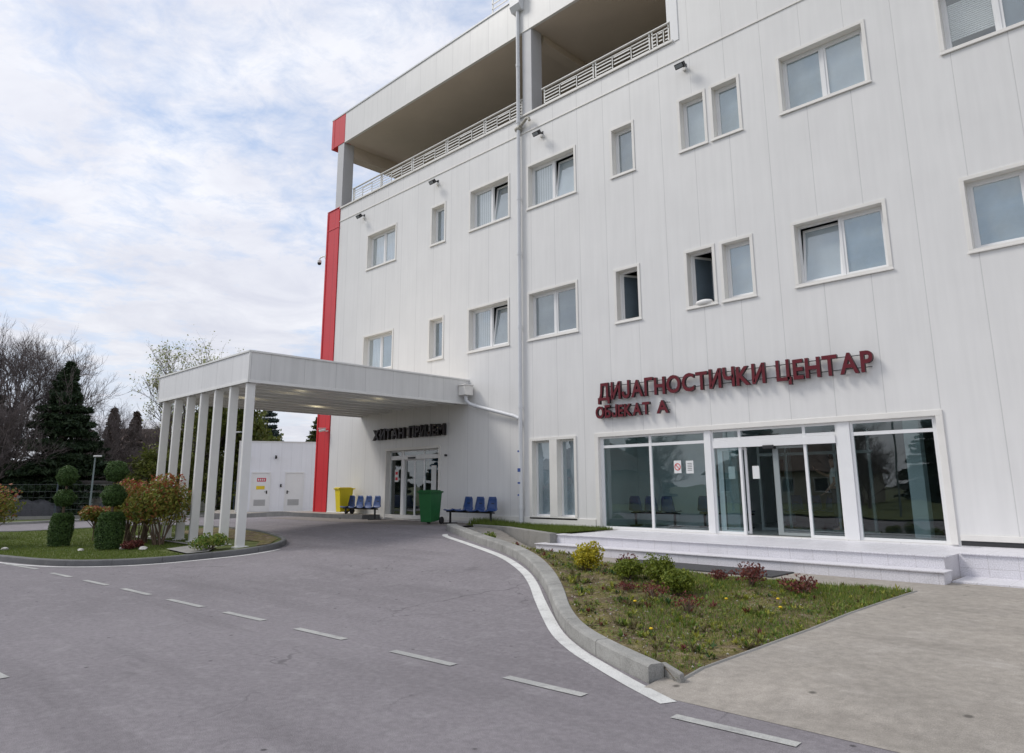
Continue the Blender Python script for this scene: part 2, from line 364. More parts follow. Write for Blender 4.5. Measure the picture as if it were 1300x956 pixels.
M_STEEL = mat('black_steel', (.03, .03, .032), .4, metal=.3)
M_ALU = mat('aluminium', (.55, .56, .58), .3, metal=.8)
M_BLUE = mat('blue_plastic', (.018, .055, .19), .35, var=.08, coat=.2)
M_GREENP = mat('green_plastic', (.012, .115, .03), .42, var=.1, bump=.15, bscale=40)
M_YELLOWP = mat('yellow_plastic', (.78, .62, .01), .42, var=.06, bump=.15, bscale=40)
M_GLASS = glass_mat('clear_glass', (.80, .87, .88), 1.6)
M_GLASSU = glass_mat('window_glass', (.95, .97, .98), 2.3, .02)
M_FROST = mat('frosted_film', (.37, .43, .47), .7, var=.22, vscale=.9)
M_FROSTG = mat('grey_film', (.27, .30, .33), .7, var=.25, vscale=.8)
M_FROSTW = mat('pale_film', (.50, .54, .57), .7, var=.12, vscale=.9)
M_FROSTD = mat('frosted_film_darker', (.20, .24, .28), .7, var=.15, vscale=1.2)
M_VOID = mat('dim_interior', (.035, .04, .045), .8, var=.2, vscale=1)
M_PAPER = mat('paper', (.70, .71, .70), .8)
M_REDINK = mat('red_ink', (.6, .03, .04), .6)
M_INK = mat('grey_ink', (.12, .12, .13), .7)
M_SIGNF = mat('sign_red_face', (.12, .010, .018), .55, spec=.3, var=.1)
M_SIGNS = mat('sign_dark_side', (.016, .006, .007), .4)
M_BARK = mat('bark', (.17, .14, .12), .9, var=.3, vscale=6)
M_TWIG = mat('grey_twigs', (.15, .125, .12), .9, island=.35)
M_TWIGD = mat('brown_twigs', (.10, .075, .065), .9, island=.35)
# ------------------------------------------------------------------ terrain
def ss(t): t = min(max(t, 0.0), 1.0); return t*t*(3-2*t)
def z_road(x, y):
    b = .55*ss((y+10)/8.0); f = 1-ss((-x-25.5)/9.0)
    return b*(.25+.75*f)
def z_path(x, y):
    z = .08+.12*ss((y+10)/7)
    z += .34*ss((-x-11.6)/3.0)              # footpath climbs to the road where it narrows out
    if y < -9.0: z -= .076*ss((-9.0-y)/.8)
    return z
def pip(px, py, poly):
    px = np.asarray(px); py = np.asarray(py); c = np.zeros(px.shape, bool); n = len(poly)
    for i in range(n):
        x0, y0 = poly[i]; x1, y1 = poly[i-1]
        k = ((y0 > py) != (y1 > py)) & (px < (x1-x0)*(py-y0)/((y1-y0) if y1 != y0 else 1e-9)+x0); c ^= k
    return c
def densify(poly, step, closed=True):
    o = []; n = len(poly)
    for i in range(n if closed else n-1):
        a = Vector(poly[i][:2]); b = Vector(poly[(i+1) % n][:2]); k = max(1, int((b-a).length/step))
        for j in range(k): p = a.lerp(b, j/k); o.append((p.x, p.y))
    if not closed: o.append(tuple(poly[-1][:2]))
    return o
def smooth_line(pts, n=6, closed=False):
    """Catmull-Rom through the points"""
    o = []; m = len(pts); rngi = range(m if closed else m-1)
    for i in rngi:
        p = [Vector(pts[(i+k) % m][:2]) if closed else Vector(pts[min(max(i+k, 0), m-1)][:2]) for k in (-1, 0, 1, 2)]
        for j in range(n):
            t = j/n
            q = .5*((2*p[1])+(p[2]-p[0])*t+(2*p[0]-5*p[1]+4*p[2]-p[3])*t*t+(3*p[1]-p[0]-3*p[2]+p[3])*t**3); o.append((q.x, q.y))
    if not closed: o.append(tuple(pts[-1][:2]))
    return o
def patch(name, poly, zf, step, m, kind='structure', bstep=None):
    b = densify(poly, bstep or step)
    xs = [p[0] for p in b]; ys = [p[1] for p in b]
    gx, gy = np.meshgrid(np.arange(min(xs)+step/2, max(xs), step), np.arange(min(ys)+step/2, max(ys), step)); gx = gx.ravel(); gy = gy.ravel()
    k = pip(gx, gy, b); gx = gx[k]; gy = gy[k]
    ba = np.array(b); keep = np.ones(len(gx), bool)
    for i in range(0, len(gx), 2000):
        d = np.hypot(gx[i:i+2000, None]-ba[None, :, 0], gy[i:i+2000, None]-ba[None, :, 1]).min(1); keep[i:i+2000] = d > step*.35
    pts = [Vector(p) for p in b]+[Vector((float(x), float(y))) for x, y in zip(gx[keep], gy[keep])]
    v, e, f, *_ = delaunay_2d_cdt(pts, [], [list(range(len(b)))], 1, 1e-5)
    me = bpy.data.meshes.new(name); me.from_pydata([(p.x, p.y, zf(p.x, p.y)) for p in v], [], [tuple(q) for q in f])
    me.materials.append(m); me.update()
    up = sum(p.normal.z for p in me.polygons)
    if up < 0: me.flip_normals()
    for p in me.polygons: p.use_smooth = True
    o = bpy.data.objects.new(name, me); C.objects.link(o)
    if kind: o['kind'] = kind
    return o
def ribbon(name, pts, w0, w1, zf, m, dz=.006, kind='structure', parent=None):
    pts = [Vector(p[:2]) for p in densify(pts, .35, False)]; n = len(pts); v = []; f = []
    for i, p in enumerate(pts):
        d = (pts[min(i+1, n-1)]-pts[max(i-1, 0)]).normalized(); q = Vector((-d.y, d.x)); ww = (w0+(w1-w0)*i/(n-1))/2
        for s in (-1, 1): a = p+q*ww*s; v.append((a.x, a.y, zf(a.x, a.y)+dz))
    for i in range(n-1): f.append((2*i, 2*i+1, 2*i+3, 2*i+2))
    me = bpy.data.meshes.new(name); me.from_pydata(v, [], f); me.materials.append(m); me.update()
    if sum(p.normal.z for p in me.polygons) < 0: me.flip_normals()
    o = bpy.data.objects.new(name, me); C.objects.link(o)
    if kind: o['kind'] = kind
    if parent: o.parent = parent
    return o
def kerb(name, outer, inner, zf, h, m, seg=1.0, drop=.25, zi=None, gap=.006):
    """stones between an outer and an inner line (same number of points)"""
    n = len(outer); bm = MB(); acc = 0.0; start = 0
    A = [Vector((*p, 0)) for p in outer]; B = [Vector((*p, 0)) for p in inner]
    lens = [0.0]
    for i in range(1, n): lens.append(lens[-1]+(A[i]-A[i-1]).length)
    def at(l, P):
        l = min(max(l, 0), lens[-1])
        for i in range(1, n):
            if lens[i] >= l: t = (l-lens[i-1])/max(1e-9, lens[i]-lens[i-1]); return P[i-1].lerp(P[i], t)
        return P[-1].copy()
    k = max(1, round(lens[-1]/seg)); sl = lens[-1]/k
    for s in range(k):
        l0 = s*sl+gap/2; l1 = (s+1)*sl-gap/2; sub = 4; rings = []
        for j in range(sub+1):
            l = l0+(l1-l0)*j/sub; a = at(l, A); b = at(l, B); z = zf(a.x, a.y); top = z+h
            d = (b-a); w_ = d.length; u = d/w_
            rings.append([(a.x, a.y, z-drop), (a.x+u.x*.008, a.y+u.y*.008, top-.022), (a.x+u.x*.022, a.y+u.y*.022, top-.004), (a.x+u.x*.04, a.y+u.y*.04, top),
                          (b.x-u.x*.012, b.y-u.y*.012, top), (b.x, b.y, top-.012), (b.x, b.y, z-drop)])
        o = len(bm.v); q = len(rings[0])
        for r in rings: bm.v += r
        for j in range(sub):
            for i in range(q-1): bm.f.append((o+j*q+i, o+j*q+i+1, o+(j+1)*q+i+1, o+(j+1)*q+i)); bm.mi.append(0)
        bm.f.append(tuple(o+i for i in range(q))); bm.mi.append(0); bm.f.append(tuple(o+sub*q+i for i in range(q))[::-1]); bm.mi.append(0)
    o = bm.build(name, m); o['kind'] = 'structure'; return o

# far ground: one sheet to the horizon
g = MB(); g.face((-3000, -3000, -.06), (3000, -3000, -.06), (3000, 3000, -.06), (-3000, 3000, -.06)); o = g.build('ground', M_FIELD); o['kind'] = 'structure'

KB = [(-14.75, -2.55), (-14.1, -2.97), (-12.09, -4.05), (-10.22, -4.92), (-8.97, -5.65), (-7.79, -6.55), (-6.83, -7.39), (-5.98, -8.2), (-5.21, -8.82), (-4.5, -9.23), (-3.72, -9.60)]
KB = smooth_line(KB, 4)
def offset(line, d):
    P = [Vector(p) for p in line]; o = []
    for i, p in enumerate(P):
        t = (P[min(i+1, len(P)-1)]-P[max(i-1, 0)]).normalized(); q = Vector((-t.y, t.x))*d; o.append((p.x+q.x, p.y+q.y))
    return o
KW = [.26-.10*ss((p[0]+8.5)/3.5) for p in KB]
KI = [offset(KB, w_)[i] for i, w_ in enumerate(KW)]
tip = [(-15.6, -1.6), (-15.3, -2.1)]
road_poly = [(60, -9.5), (-3.40, -9.5), (-3.60, -9.58)]+[p for p in KB[::-1]]+tip[::-1]+[(-15.7, .05), (-26.0, .05), (-26.0, 12), (-38.4, 12), (-38.4, -2), (-40.2, -9), (-44, -22), (60, -22)]
patch('road', road_poly, z_road, .6, M_ASPH)
patch('apron', [(-25.4, -.04), (-15.75, -.04), (-15.75, -1.2), (-17.2, -1.9), (-22, -2.3), (-25.4, -2.35)], lambda x, y: z_road(x, y)+.004, .4, M_APRON)
# worn longitudinal repair strip in the road
kerb('kerb', KB, KI, z_road, .15, M_KERB, seg=1.05, gap=.012)

# island with lawn
IS = [(-40, -13.2), (-30, -12.6), (-24, -12.0), (-20.63, -11.24), (-18.97, -10.83), (-17.97, -10.36), (-17.36, -9.63), (-16.98, -8.97), (-16.64, -8.14), (-16.3, -7.43), (-16.2, -6.75), (-16.45, -6.25), (-17.1, -5.85), (-18.41, -5.5), (-19.61, -5.3), (-21.18, -5.2), (-23.66, -5.3), (-27.7, -5.9), (-30.5, -7.2), (-32.2, -9.2), (-36.6, -11.0)]
IS = smooth_line(IS, 4, True)
# orientation: make counter-clockwise
area = sum(IS[i][0]*IS[(i+1) % len(IS)][1]-IS[(i+1) % len(IS)][0]*IS[i][1] for i in range(len(IS)))
if area < 0: IS = IS[::-1]
def offset_closed(line, d):
    n = len(line); o = []
    for i in range(n):
        t = (Vector(line[(i+1) % n])-Vector(line[i-1])).normalized(); q = Vector((-t.y, t.x))*d; o.append((line[i][0]+q.x, line[i][1]+q.y))
    return o
ISI = offset_closed(IS, .12)
kerb('kerb', IS+[IS[0]], ISI+[ISI[0]], z_road, .13, M_KERBD, seg=1.0)
z_isl = lambda x, y: z_road(x, y)+.10
patch('lawn', offset_closed(IS, .115), z_isl, .5, M_TURF)
patch('soil_bed', [(-22.8, -5.45), (-22.8, -6.5), (-17.2, -6.5), (-16.6, -6.9), (-16.5, -6.6), (-17.2, -6.02), (-18.4, -5.68), (-19.6, -5.48), (-21.2, -5.38)], lambda x, y: z_isl(x, y)+.015, .4, M_SOIL)

# garden bed on the right of the kerb, footpath round it
PE = [(-3.48, -9.50), (-3.44, -8.72), (-3.40, -7.6), (-3.37, -6.96), (-3.36, -5.96), (-3.28, -4.6), (-3.23, -3.74), (-4.14, -3.86), (-4.45, -3.90), (-5.91, -3.93), (-6.98, -3.87), (-8.04, -3.77), (-9.2, -3.70), (-10.35, -3.50)]
KIg = [p for p in KI if p[0] > -10.9]
gpoly = KIg[::-1][:]  # near -> far
def dist_line(x, y, line):
    best = 1e9; bi = None
    for i in range(len(line)-1):
        ax, ay = line[i]; bx, by = line[i+1]; dx, dy = bx-ax, by-ay; t = max(0, min(1, ((x-ax)*dx+(y-ay)*dy)/(dx*dx+dy*dy+1e-12)))
        d = math.hypot(x-ax-dx*t, y-ay-dy*t)
        if d < best: best = d; bi = (ax+dx*t, ay+dy*t)
    return best, bi
def z_gard(x, y):
    d1, a = dist_line(x, y, KI); d2, b = dist_line(x, y, PE)
    za = z_road(*a)+.115; zb = z_path(*b)-.012
    n_ = .025*math.sin(x*3.1+y*1.7)+.02*math.sin(x*1.3-y*2.9)+.012*math.sin(x*7+y*5.3)
    return (za*d2+zb*d1)/(d1+d2+1e-6)+n_*min(1, min(d1, d2)*3)
gp = [p for p in KIg]+PE         # KIg far->near then PE near -> right -> back left
patch('garden_bed', gp, z_gard, .16, M_SOIL)
fp = [(-3.68, -9.76), (KI[-1][0]-.02, KI[-1][1]-.03), (KI[-1][0]-.02, KI[-1][1]+.03), PE[0]]+PE[1:]+[p for p in KI if p[0] < -10.9][::-1]+[(-15.1, -2.2), (-15.2, -1.0), (-14.86, -1.06), (-13.87, -1.37), (-10.9, -2.75), (-3.2, -2.75), (-3.2, -1.5), (14, -1.5), (14, -9.85), (-3.3, -9.85)]
patch('footpath', fp, z_path, .35, M_CONCP, bstep=.3)
# a thin concrete edging between bed and footpath, slightly proud
ed = [p for p in PE[:7]]
kerb('path_edging', offset(ed, .06), offset(ed, -.0), z_path, .012, M_CONC, seg=1.6, drop=.1, gap=.012)
# far verge across the side road
patch('verge', [(-38.4, 12), (-38.4, -2), (-40.2, -9), (-44, -22), (-54, -24), (-50, 14)], lambda x, y: .13+.02*math.sin(x+y), 2.0, M_TURF)
kv = [(-38.4, 12), (-38.4, -2), (-40.2, -9), (-44, -22)]
kv = densify(kv, 1.0, False); kerb('kerb', kv, offset(kv, -.13), z_road, .12, M_KERB, seg=2.0)
# lawn and road across the street (seen mirrored in the glass)
patch('lawn', [(60, -22), (-44, -22), (-60, -70), (60, -70)], lambda x, y: .08, 8, M_TURF)

# painted markings
ISL = offset_closed(IS, -.17)
i0 = [p for p in ISL if p[1] < -6.0 and -24.5 < p[0]]
i0.sort(key=lambda p: p[1])
seg = []
for p in ISL:
    if (p[1] < -6.55 and p[0] > -30) and not (p[1] > -8.4 and p[0] < -17.5): seg.append(p)
# keep the run contiguous: order by angle along the island edge
idx = [ISL.index(p) for p in seg]; idx.sort(); runs = [[idx[0]]]
for a in idx[1:]:
    if a == runs[-1][-1]+1: runs[-1].append(a)
    else: runs.append([a])
if len(runs) > 1 and runs[0][0] == 0 and runs[-1][-1] == len(ISL)-1: runs[0] = runs.pop()+runs[0]
run = max(runs, key=len)
ribbon('edge_line', [ISL[i] for i in run], .11, .11, z_road, M_PAINT)
dl = [((-17.9, -11.02), (-19.6, -11.25)), ((-16.87, -11.0), (-15.83, -10.92)), ((-15.07, -10.88), (-14.05, -10.80)), ((-13.37, -10.76), (-12.28, -10.70)), ((-11.58, -10.67), (-10.5, -10.60)), ((-9.85, -10.56), (-8.89, -10.49)), ((-8.11, -10.46), (-7.16, -10.40)), ((-6.31, -10.37), (-5.41, -10.32)), ((-4.75, -10.28), (-3.9, -10.24)), ((-3.1, -10.2), (-2.2, -10.15)), ((-1.4, -10.1), (-.5, -10.05))]
for a, b in dl: ribbon('lane_marking', [a, b], .10, .10, z_road, M_PAINTW)
RL = [(-13.75, -3.42), (-13.3, -3.75), (-11.6, -4.5), (-9.88, -5.28), (-8.59, -6.07), (-7.72, -6.75), (-6.95, -7.45), (-6.2, -8.12), (-5.5, -8.72), (-4.9, -9.13), (-4.35, -9.43), (-3.79, -9.72), (-3.3, -9.95)]
ribbon('edge_line', smooth_line(RL, 4), .13, .15, z_road, M_PAINT)
ribbon('edge_line', [(-30, -15.6), (-16, -14.35), (-9.0, -13.5), (-7.95, -13.40)], .12, .12, z_road, M_PAINTW)
# ------------------------------------------------------------------ retaining wall, steps
t = thing('retaining_wall', (-12.8, -1.8, .2), 'low angled concrete retaining wall holding the grass strip left of the white steps', 'wall')
def seg_wall(p, q, th, z0, z1, name, par, m):
    a = Vector(p); b = Vector(q); d = b-a; n_ = Vector((-d.y, d.x)).normalized()*th; mb = MB()
    o = par.location if par else Vector((0, 0, 0))
    P = [a, b, b+n_, a+n_]; par = par; v0 = [(v.x-o.x, v.y-o.y, z0[i]-o.z) for i, v in zip((0, 1, 1, 0), P)]; v1 = [(v.x-o.x, v.y-o.y, z1[i]-o.z) for i, v in zip((0, 1, 1, 0), P)]
    b0 = len(mb.v); mb.v += v0+v1
    for qd in ((0, 3, 2, 1), (4, 5, 6, 7), (0, 1, 5, 4), (1, 2, 6, 5), (2, 3, 7, 6), (3, 0, 4, 7)): mb.f.append(tuple(b0+i for i in qd)); mb.mi.append(0)
    return mb.build(name, m, par, bevel=.012)
seg_wall((-15.25, -1.15), (-13.87, -1.33), .18, (.1, .0), (.60, .60), 'wall_length', t, M_CONC)
seg_wall((-13.87, -1.33), (-11.08, -2.58), .18, (.0, .0), (.603, .60), 'wall_length', t, M_CONC)
t2 = thing('dwarf_wall', (-13, -2.6, .2), 'narrow broken concrete dwarf wall beside the road kerb where the footpath ends', 'wall')
seg_wall((-14.75, -1.75), (-12.35, -3.0), .12, (.1, .1), (.56, .38), 'wall_length', t2, M_CONC)
patch('grass_strip', [(-15.9, -.03), (-15.9, -.9), (-15.25, -1.0), (-13.85, -1.15), (-11.13, -2.35), (-11.13, -.03)], lambda x, y: .57+.02*math.sin(x*5), .3, M_TURF)

o = seg_wall((KI[-1][0]-.05, KI[-1][1]+.03), (PE[0][0]+.01, PE[0][1]), .05, (-.1, -.1), (.15, .105), 'path_edging', None, M_CONC); o['kind'] = 'structure'
t = thing('entrance_steps', (-7.2, -1.4, .15), 'white tiled entrance steps and landing below the glass shopfront', 'steps')
def lb(mb, x0, x1, y0, y1, z0, z1): o = t.location; return mb.box(x0-o.x, x1-o.x, y0-o.y, y1-o.y, z0-o.z, z1-o.z)
a = MB(); lb(a, -11.05, -3.2, -2.40, .25, .0, .555); a.build('landing', M_TILE, t)
a = MB(); lb(a, -11.3, -3.13, -2.80, -2.402, .0, .365); a.build('lower_step', M_TILE, t)
a = MB(); lb(a, -11.08, -3.17, -2.43, -2.1, .556, .575); lb(a, -11.33, -3.10, -2.83, -2.403, .366, .384); a.build('nosing', M_TILE, t, bevel=.004)
a = MB(); lb(a, -3.198, 14, -1.60, .22, .0, .55); a.build('side_platform', M_TILE, t)
a = MB(); lb(a, -3.16, 14, -1.63, .0, .551, .572); a.build('nosing', M_TILE, t, bevel=.004)
a = MB(); lb(a, -3.12, 14, -2.45, -1.602, .0, .225); a.build('low_slab', M_TILE, t, bevel=.004)
a = MB(); a.box(-1.55, 1.55, -.42, .42, 0, .02)
o = a.build('entrance_grate', mat('grate_metal', (.05, .05, .052), .6, bump=.8, bscale=90)); o.location = (-6.9, -3.28, .2); tag(o, 'long dark entrance mat lying on the footpath before the steps', 'mat')

# ------------------------------------------------------------------ building
B = thing('hospital_building', (-7, 0, 0), 'large white panel clad hospital building with red corner strip and open top terrace', 'building')
class LMB(MB):      # world coordinates in, building-local out
    def build(s, name, mats, parent=None, **k):
        o = super().build(name, mats, parent, **k)
        return o
B.location = (0, 0, 0)
XL, XR, ZT = -25.9, 14.0, 17.62
wins = []      # x0,x1,z0,z1 (outer trim), kind
W = dict(
 B1=(-22.88, -20.9, 10.0, 11.5, 'double'), B2=(-18.86, -18.02, 10.0, 11.5, 'single'), B3=(-16.8, -14.86, 10.0, 11.5, 'tilt'), B4=(-14.12, -12.14, 10.0, 11.5, 'tilt'),
 B5=(-10.9, -10.08, 10.0, 11.5, 'single'), B6=(-8.72, -7.9, 10.0, 11.5, 'single'), B7=(-7.8, -6.98, 10.0, 11.5, 'single'), B8=(-6.06, -4.08, 10.0, 11.5, 'double'), B9=(-2.77, -.79, 10.0, 11.5, 'blinds'), B10=(1.2, 3.2, 10., 11.5, 'double'),
 A1=(-22.9, -20.92, 5.87, 7.38, 'double'), A2=(-18.88, -18.04, 5.87, 7.38, 'single'), A3=(-16.84, -14.9, 5.87, 7.38, 'tilt'), A4=(-14.14, -12.18, 5.87, 7.38, 'double'),
 A5=(-10.92, -10.08, 5.87, 7.38, 'open'), A6=(-8.76, -7.92, 5.87, 7.38, 'open'), A7=(-7.8, -6.95, 5.87, 7.38, 'single'), A8=(-6.05, -4.08, 5.87, 7.38, 'tiltleft'), A9=(-2.77, -.79, 5.87, 7.38, 'double'), A10=(1.2, 3.2, 5.87, 7.38, 'double'))
TW = .075
openings = [(v[0]+TW, v[1]-TW, v[2]+TW, v[3]-TW) for v in W.values()]
openings += [(-13.99, -13.33, .83, 2.92), (-13.05, -12.44, .83, 2.92)]                       # slim ground floor windows
DOOR = (-21.1, -18.2, .56, 2.90); SHOP = (-11.60, -3.66, .58, 2.91); TER = [(-25.25, -14.25, 13.27, 16.25), (-13.85, -8.80, 13.27, 16.25)]
openings += [DOOR, SHOP]
def wall_grid(mb, x0, x1, z0, z1, holes, y=0.0):
    xs = sorted({x0, x1, *[h[0] for h in holes], *[h[1] for h in holes]}); zs = sorted({z0, z1, *[h[2] for h in holes], *[h[3] for h in holes]})
    xs = [x for x in xs if x0 <= x <= x1]; zs = [z for z in zs if z0 <= z <= z1]
    for j in range(len(zs)-1):
        run = None
        for i in range(len(xs)-1):
            mx_, mz = (xs[i]+xs[i+1])/2, (zs[j]+zs[j+1])/2
            hole = any(h[0] < mx_ < h[1] and h[2] < mz < h[3] for h in holes)
            if not hole:
                if run is None: run = xs[i]
            if hole or i == len(xs)-2:
                e = xs[i] if hole else xs[i+1]
                if run is not None: mb.face((run, y, zs[j]), (e, y, zs[j]), (e, y, zs[j+1]), (run, y, zs[j+1])); run = None
    return mb
mb = MB(); wall_grid(mb, -24.98, XR, .0, 13.2, openings); mb.build('wall', M_PANEL, B, fix=False)
# wall behind terrace parapet level to the right and above
mb = MB(); wall_grid(mb, -24.98, XR, 13.2, 17.55, [(-26, -8.80, 13.2, 17.55)]); mb.build('wall', M_PANEL, B, fix=False)
mb = MB()
mb.face((XL, 0.02, 0), (XL, 0.02, 13.25), (XL, 18, 13.25), (XL, 18, 0)); mb.face((XR, 0, 0), (XR, 18, 0), (XR, 18, ZT), (XR, 0, ZT)); mb.face((XL, 18, 0), (XL, 18, ZT), (XR, 18, ZT), (XR, 18, 0))
mb.build('outer_wall', M_PANEL, B)
mb = MB(); mb.box(XL+.02, XR, .0, 18, 17.4, 17.5); mb.build('roof', M_SOFFIT, B)
# reveals of every window opening
def reveal(mb, h, d=.24):
    x0, x1, z0, z1 = h
    mb.face((x0, 0, z0), (x0, d, z0), (x0, d, z1), (x0, 0, z1)); mb.face((x1, 0, z1), (x1, d, z1), (x1, d, z0), (x1, 0, z0))
    mb.face((x0, 0, z1), (x0, d, z1), (x1, d, z1), (x1, 0, z1)); mb.face((x0, 0, z0), (x1, 0, z0), (x1, d, z0), (x0, d, z0))
# red corner
mb = MB(); mb.box(-25.86, -25.0, -.035, .3, .66, 13.27); mb.box(-25.93, -25.84, -.06, .25, .66, 13.24); mb.box(-25.93, -24.97, -.05, -.036, 12.40, 12.45)
mb.box(-25.94, -24.96, -.065, .3, 13.272, 13.30)
mb.build('red_corner_panel', M_RED, B, bevel=.006)
# belt trim lines, ledge, base flashing
mb = MB(); mb.box(-24.99, XR, -.022, .0, 12.625, 12.665); mb.box(-24.99, -8.72, -.05, .06, 13.215, 13.275); mb.box(-24.99, -15.8, -.02, .0, .60, .72); mb.box(-3.5, XR, -.03, .0, .66, .76)
mb.box(-15.75, -11.75, -.03, .0, .60, .80); mb.build('trim', M_TRIM, B, bevel=.004)
mb = MB(); mb.box(-3.5, XR, -.012, .05, .575, .655); mb.build('base_gap', M_DARKF, B)  # dark strip: shade of the slot under the cladding, put into colour

# terrace
mb = MB(); mb.box(-25.2, -8.8, .07, 8, 13.0, 13.22); mb.build('terrace_floor', M_CONC, B)
mb = MB(); mb.box(-25.0, -8.0, .03, 9.2, 16.252, 16.4); mb.box(-25.3, -25.0, .03, 9.2, 16.252, 16.4); mb.build('terrace_ceiling', M_SOFFIT, B)
mb = MB(); mb.box(-25.44, -24.94, .5, 9.1, 15.72, 16.25); mb.build('ceiling_beam', M_SOFFIT, B, bevel=.01)
mb = MB(); mb.box(-14.25, -13.85, .6, 8, 16.0, 16.25); mb.build('ceiling_beam', M_SOFFIT, B, bevel=.01)
mb = MB(); mb.face((-22.5, 8, 13.2), (-8.8, 8, 13.2), (-8.8, 8, 16.26), (-22.5, 8, 16.26)); mb.face((-8.8, 0, 13.2), (-8.8, 8, 13.2), (-8.8, 8, 16.26), (-8.8, 0, 16.26)); mb.build('terrace_back_wall', M_SOFFIT, B, fix=False)
for x0, x1 in ((-25.38, -24.9), (-14.25, -13.85)):
    mb = MB(); mb.box(x0, x1, -.02, .48, 13.276, 16.25); mb.build('terrace_column', M_GREYCOL, B, bevel=.01)
mb = MB(); mb.box(-8.78, -8.55, -.02, .02, 13.2, 17.4); mb.box(-8.9, -8.78, .02, .10, 13.85, 16.25); mb.build('terrace_end_frame', M_WHITE, B, bevel=.004)
# fascia
mb = MB(); mb.box(-24.86, -8.801, -.03, .03, 16.25, 17.60); mb.build('fascia', M_PANEL, B)
mb = MB(); mb.box(-25.86, -24.865, -.04, .3, 16.25, 17.60); mb.box(-25.9, -25.7, -.05, .3, 16.22, 17.62); mb.build('red_fascia_end', M_RED, B, bevel=.006)
mb = MB(); mb.box(-25.92, XR, -.06, .2, 17.602, 17.66); mb.build('roof_coping', M_PIPE, B)
mb = MB(); mb.box(-24.86, -8.8, -.045, .06, 16.215, 16.249); mb.build('fascia_drip', M_TRIM, B)
# railings: sections with double posts and staggered bars
def railing(xa, xb, par, z0=13.28, z1=13.84):
    f = MB(); y = .02; L_ = (xb-xa)/3
    for x in (xa+.03, xb-.06): f.box(x, x+.035, y, y+.035, z0, z1)
    f.box(xa+.03, xb-.02, y, y+.03, z0+.04, z0+.065); f.box(xa+.03, xb-.02, y, y+.03, z1-.12, z1-.095)
    for k in (1, 2): f.box(xa+L_*k-.012, xa+L_*k+.012, y, y+.025, z0+.04, z1-.1)
    for k in range(3):
        for j in range(3): f.box(xa+L_*k+.05, xa+L_*(k+1)-.04, y+.005, y+.02, z0+.12+j*.11+(k % 2)*.045, z0+.155+j*.11+(k % 2)*.045)
    return f.build('railing_section', M_WHITEM, par)
for a_, b_ in ((-24.05, -22.08), (-22.08, -20.06), (-20.06, -18.06), (-18.06, -16.07), (-16.07, -14.28), (-13.4, -11.38), (-11.38, -9.43), (-9.43, -8.82)): railing(a_, b_, B)
mb = MB(); mb.box(-24.1, -14.26, -.015, .055, 13.842, 13.87); mb.box(-13.45, -8.8, -.015, .055, 13.842, 13.87); mb.box(-24.1, -24.06, .0, .04, 13.28, 13.842); mb.build('handrail', M_WHITEM, B)
mb = MB(); 
for k in range(8): mb.box(-15.7+k*.95, -15.66+k*.95, .0, .04, 17.66, 18.3)
for z in (17.85, 18.05, 18.27): mb.box(-15.7, -9, .0, .03, z, z+.035)
mb.build('roof_railing', M_WHITEM, B)

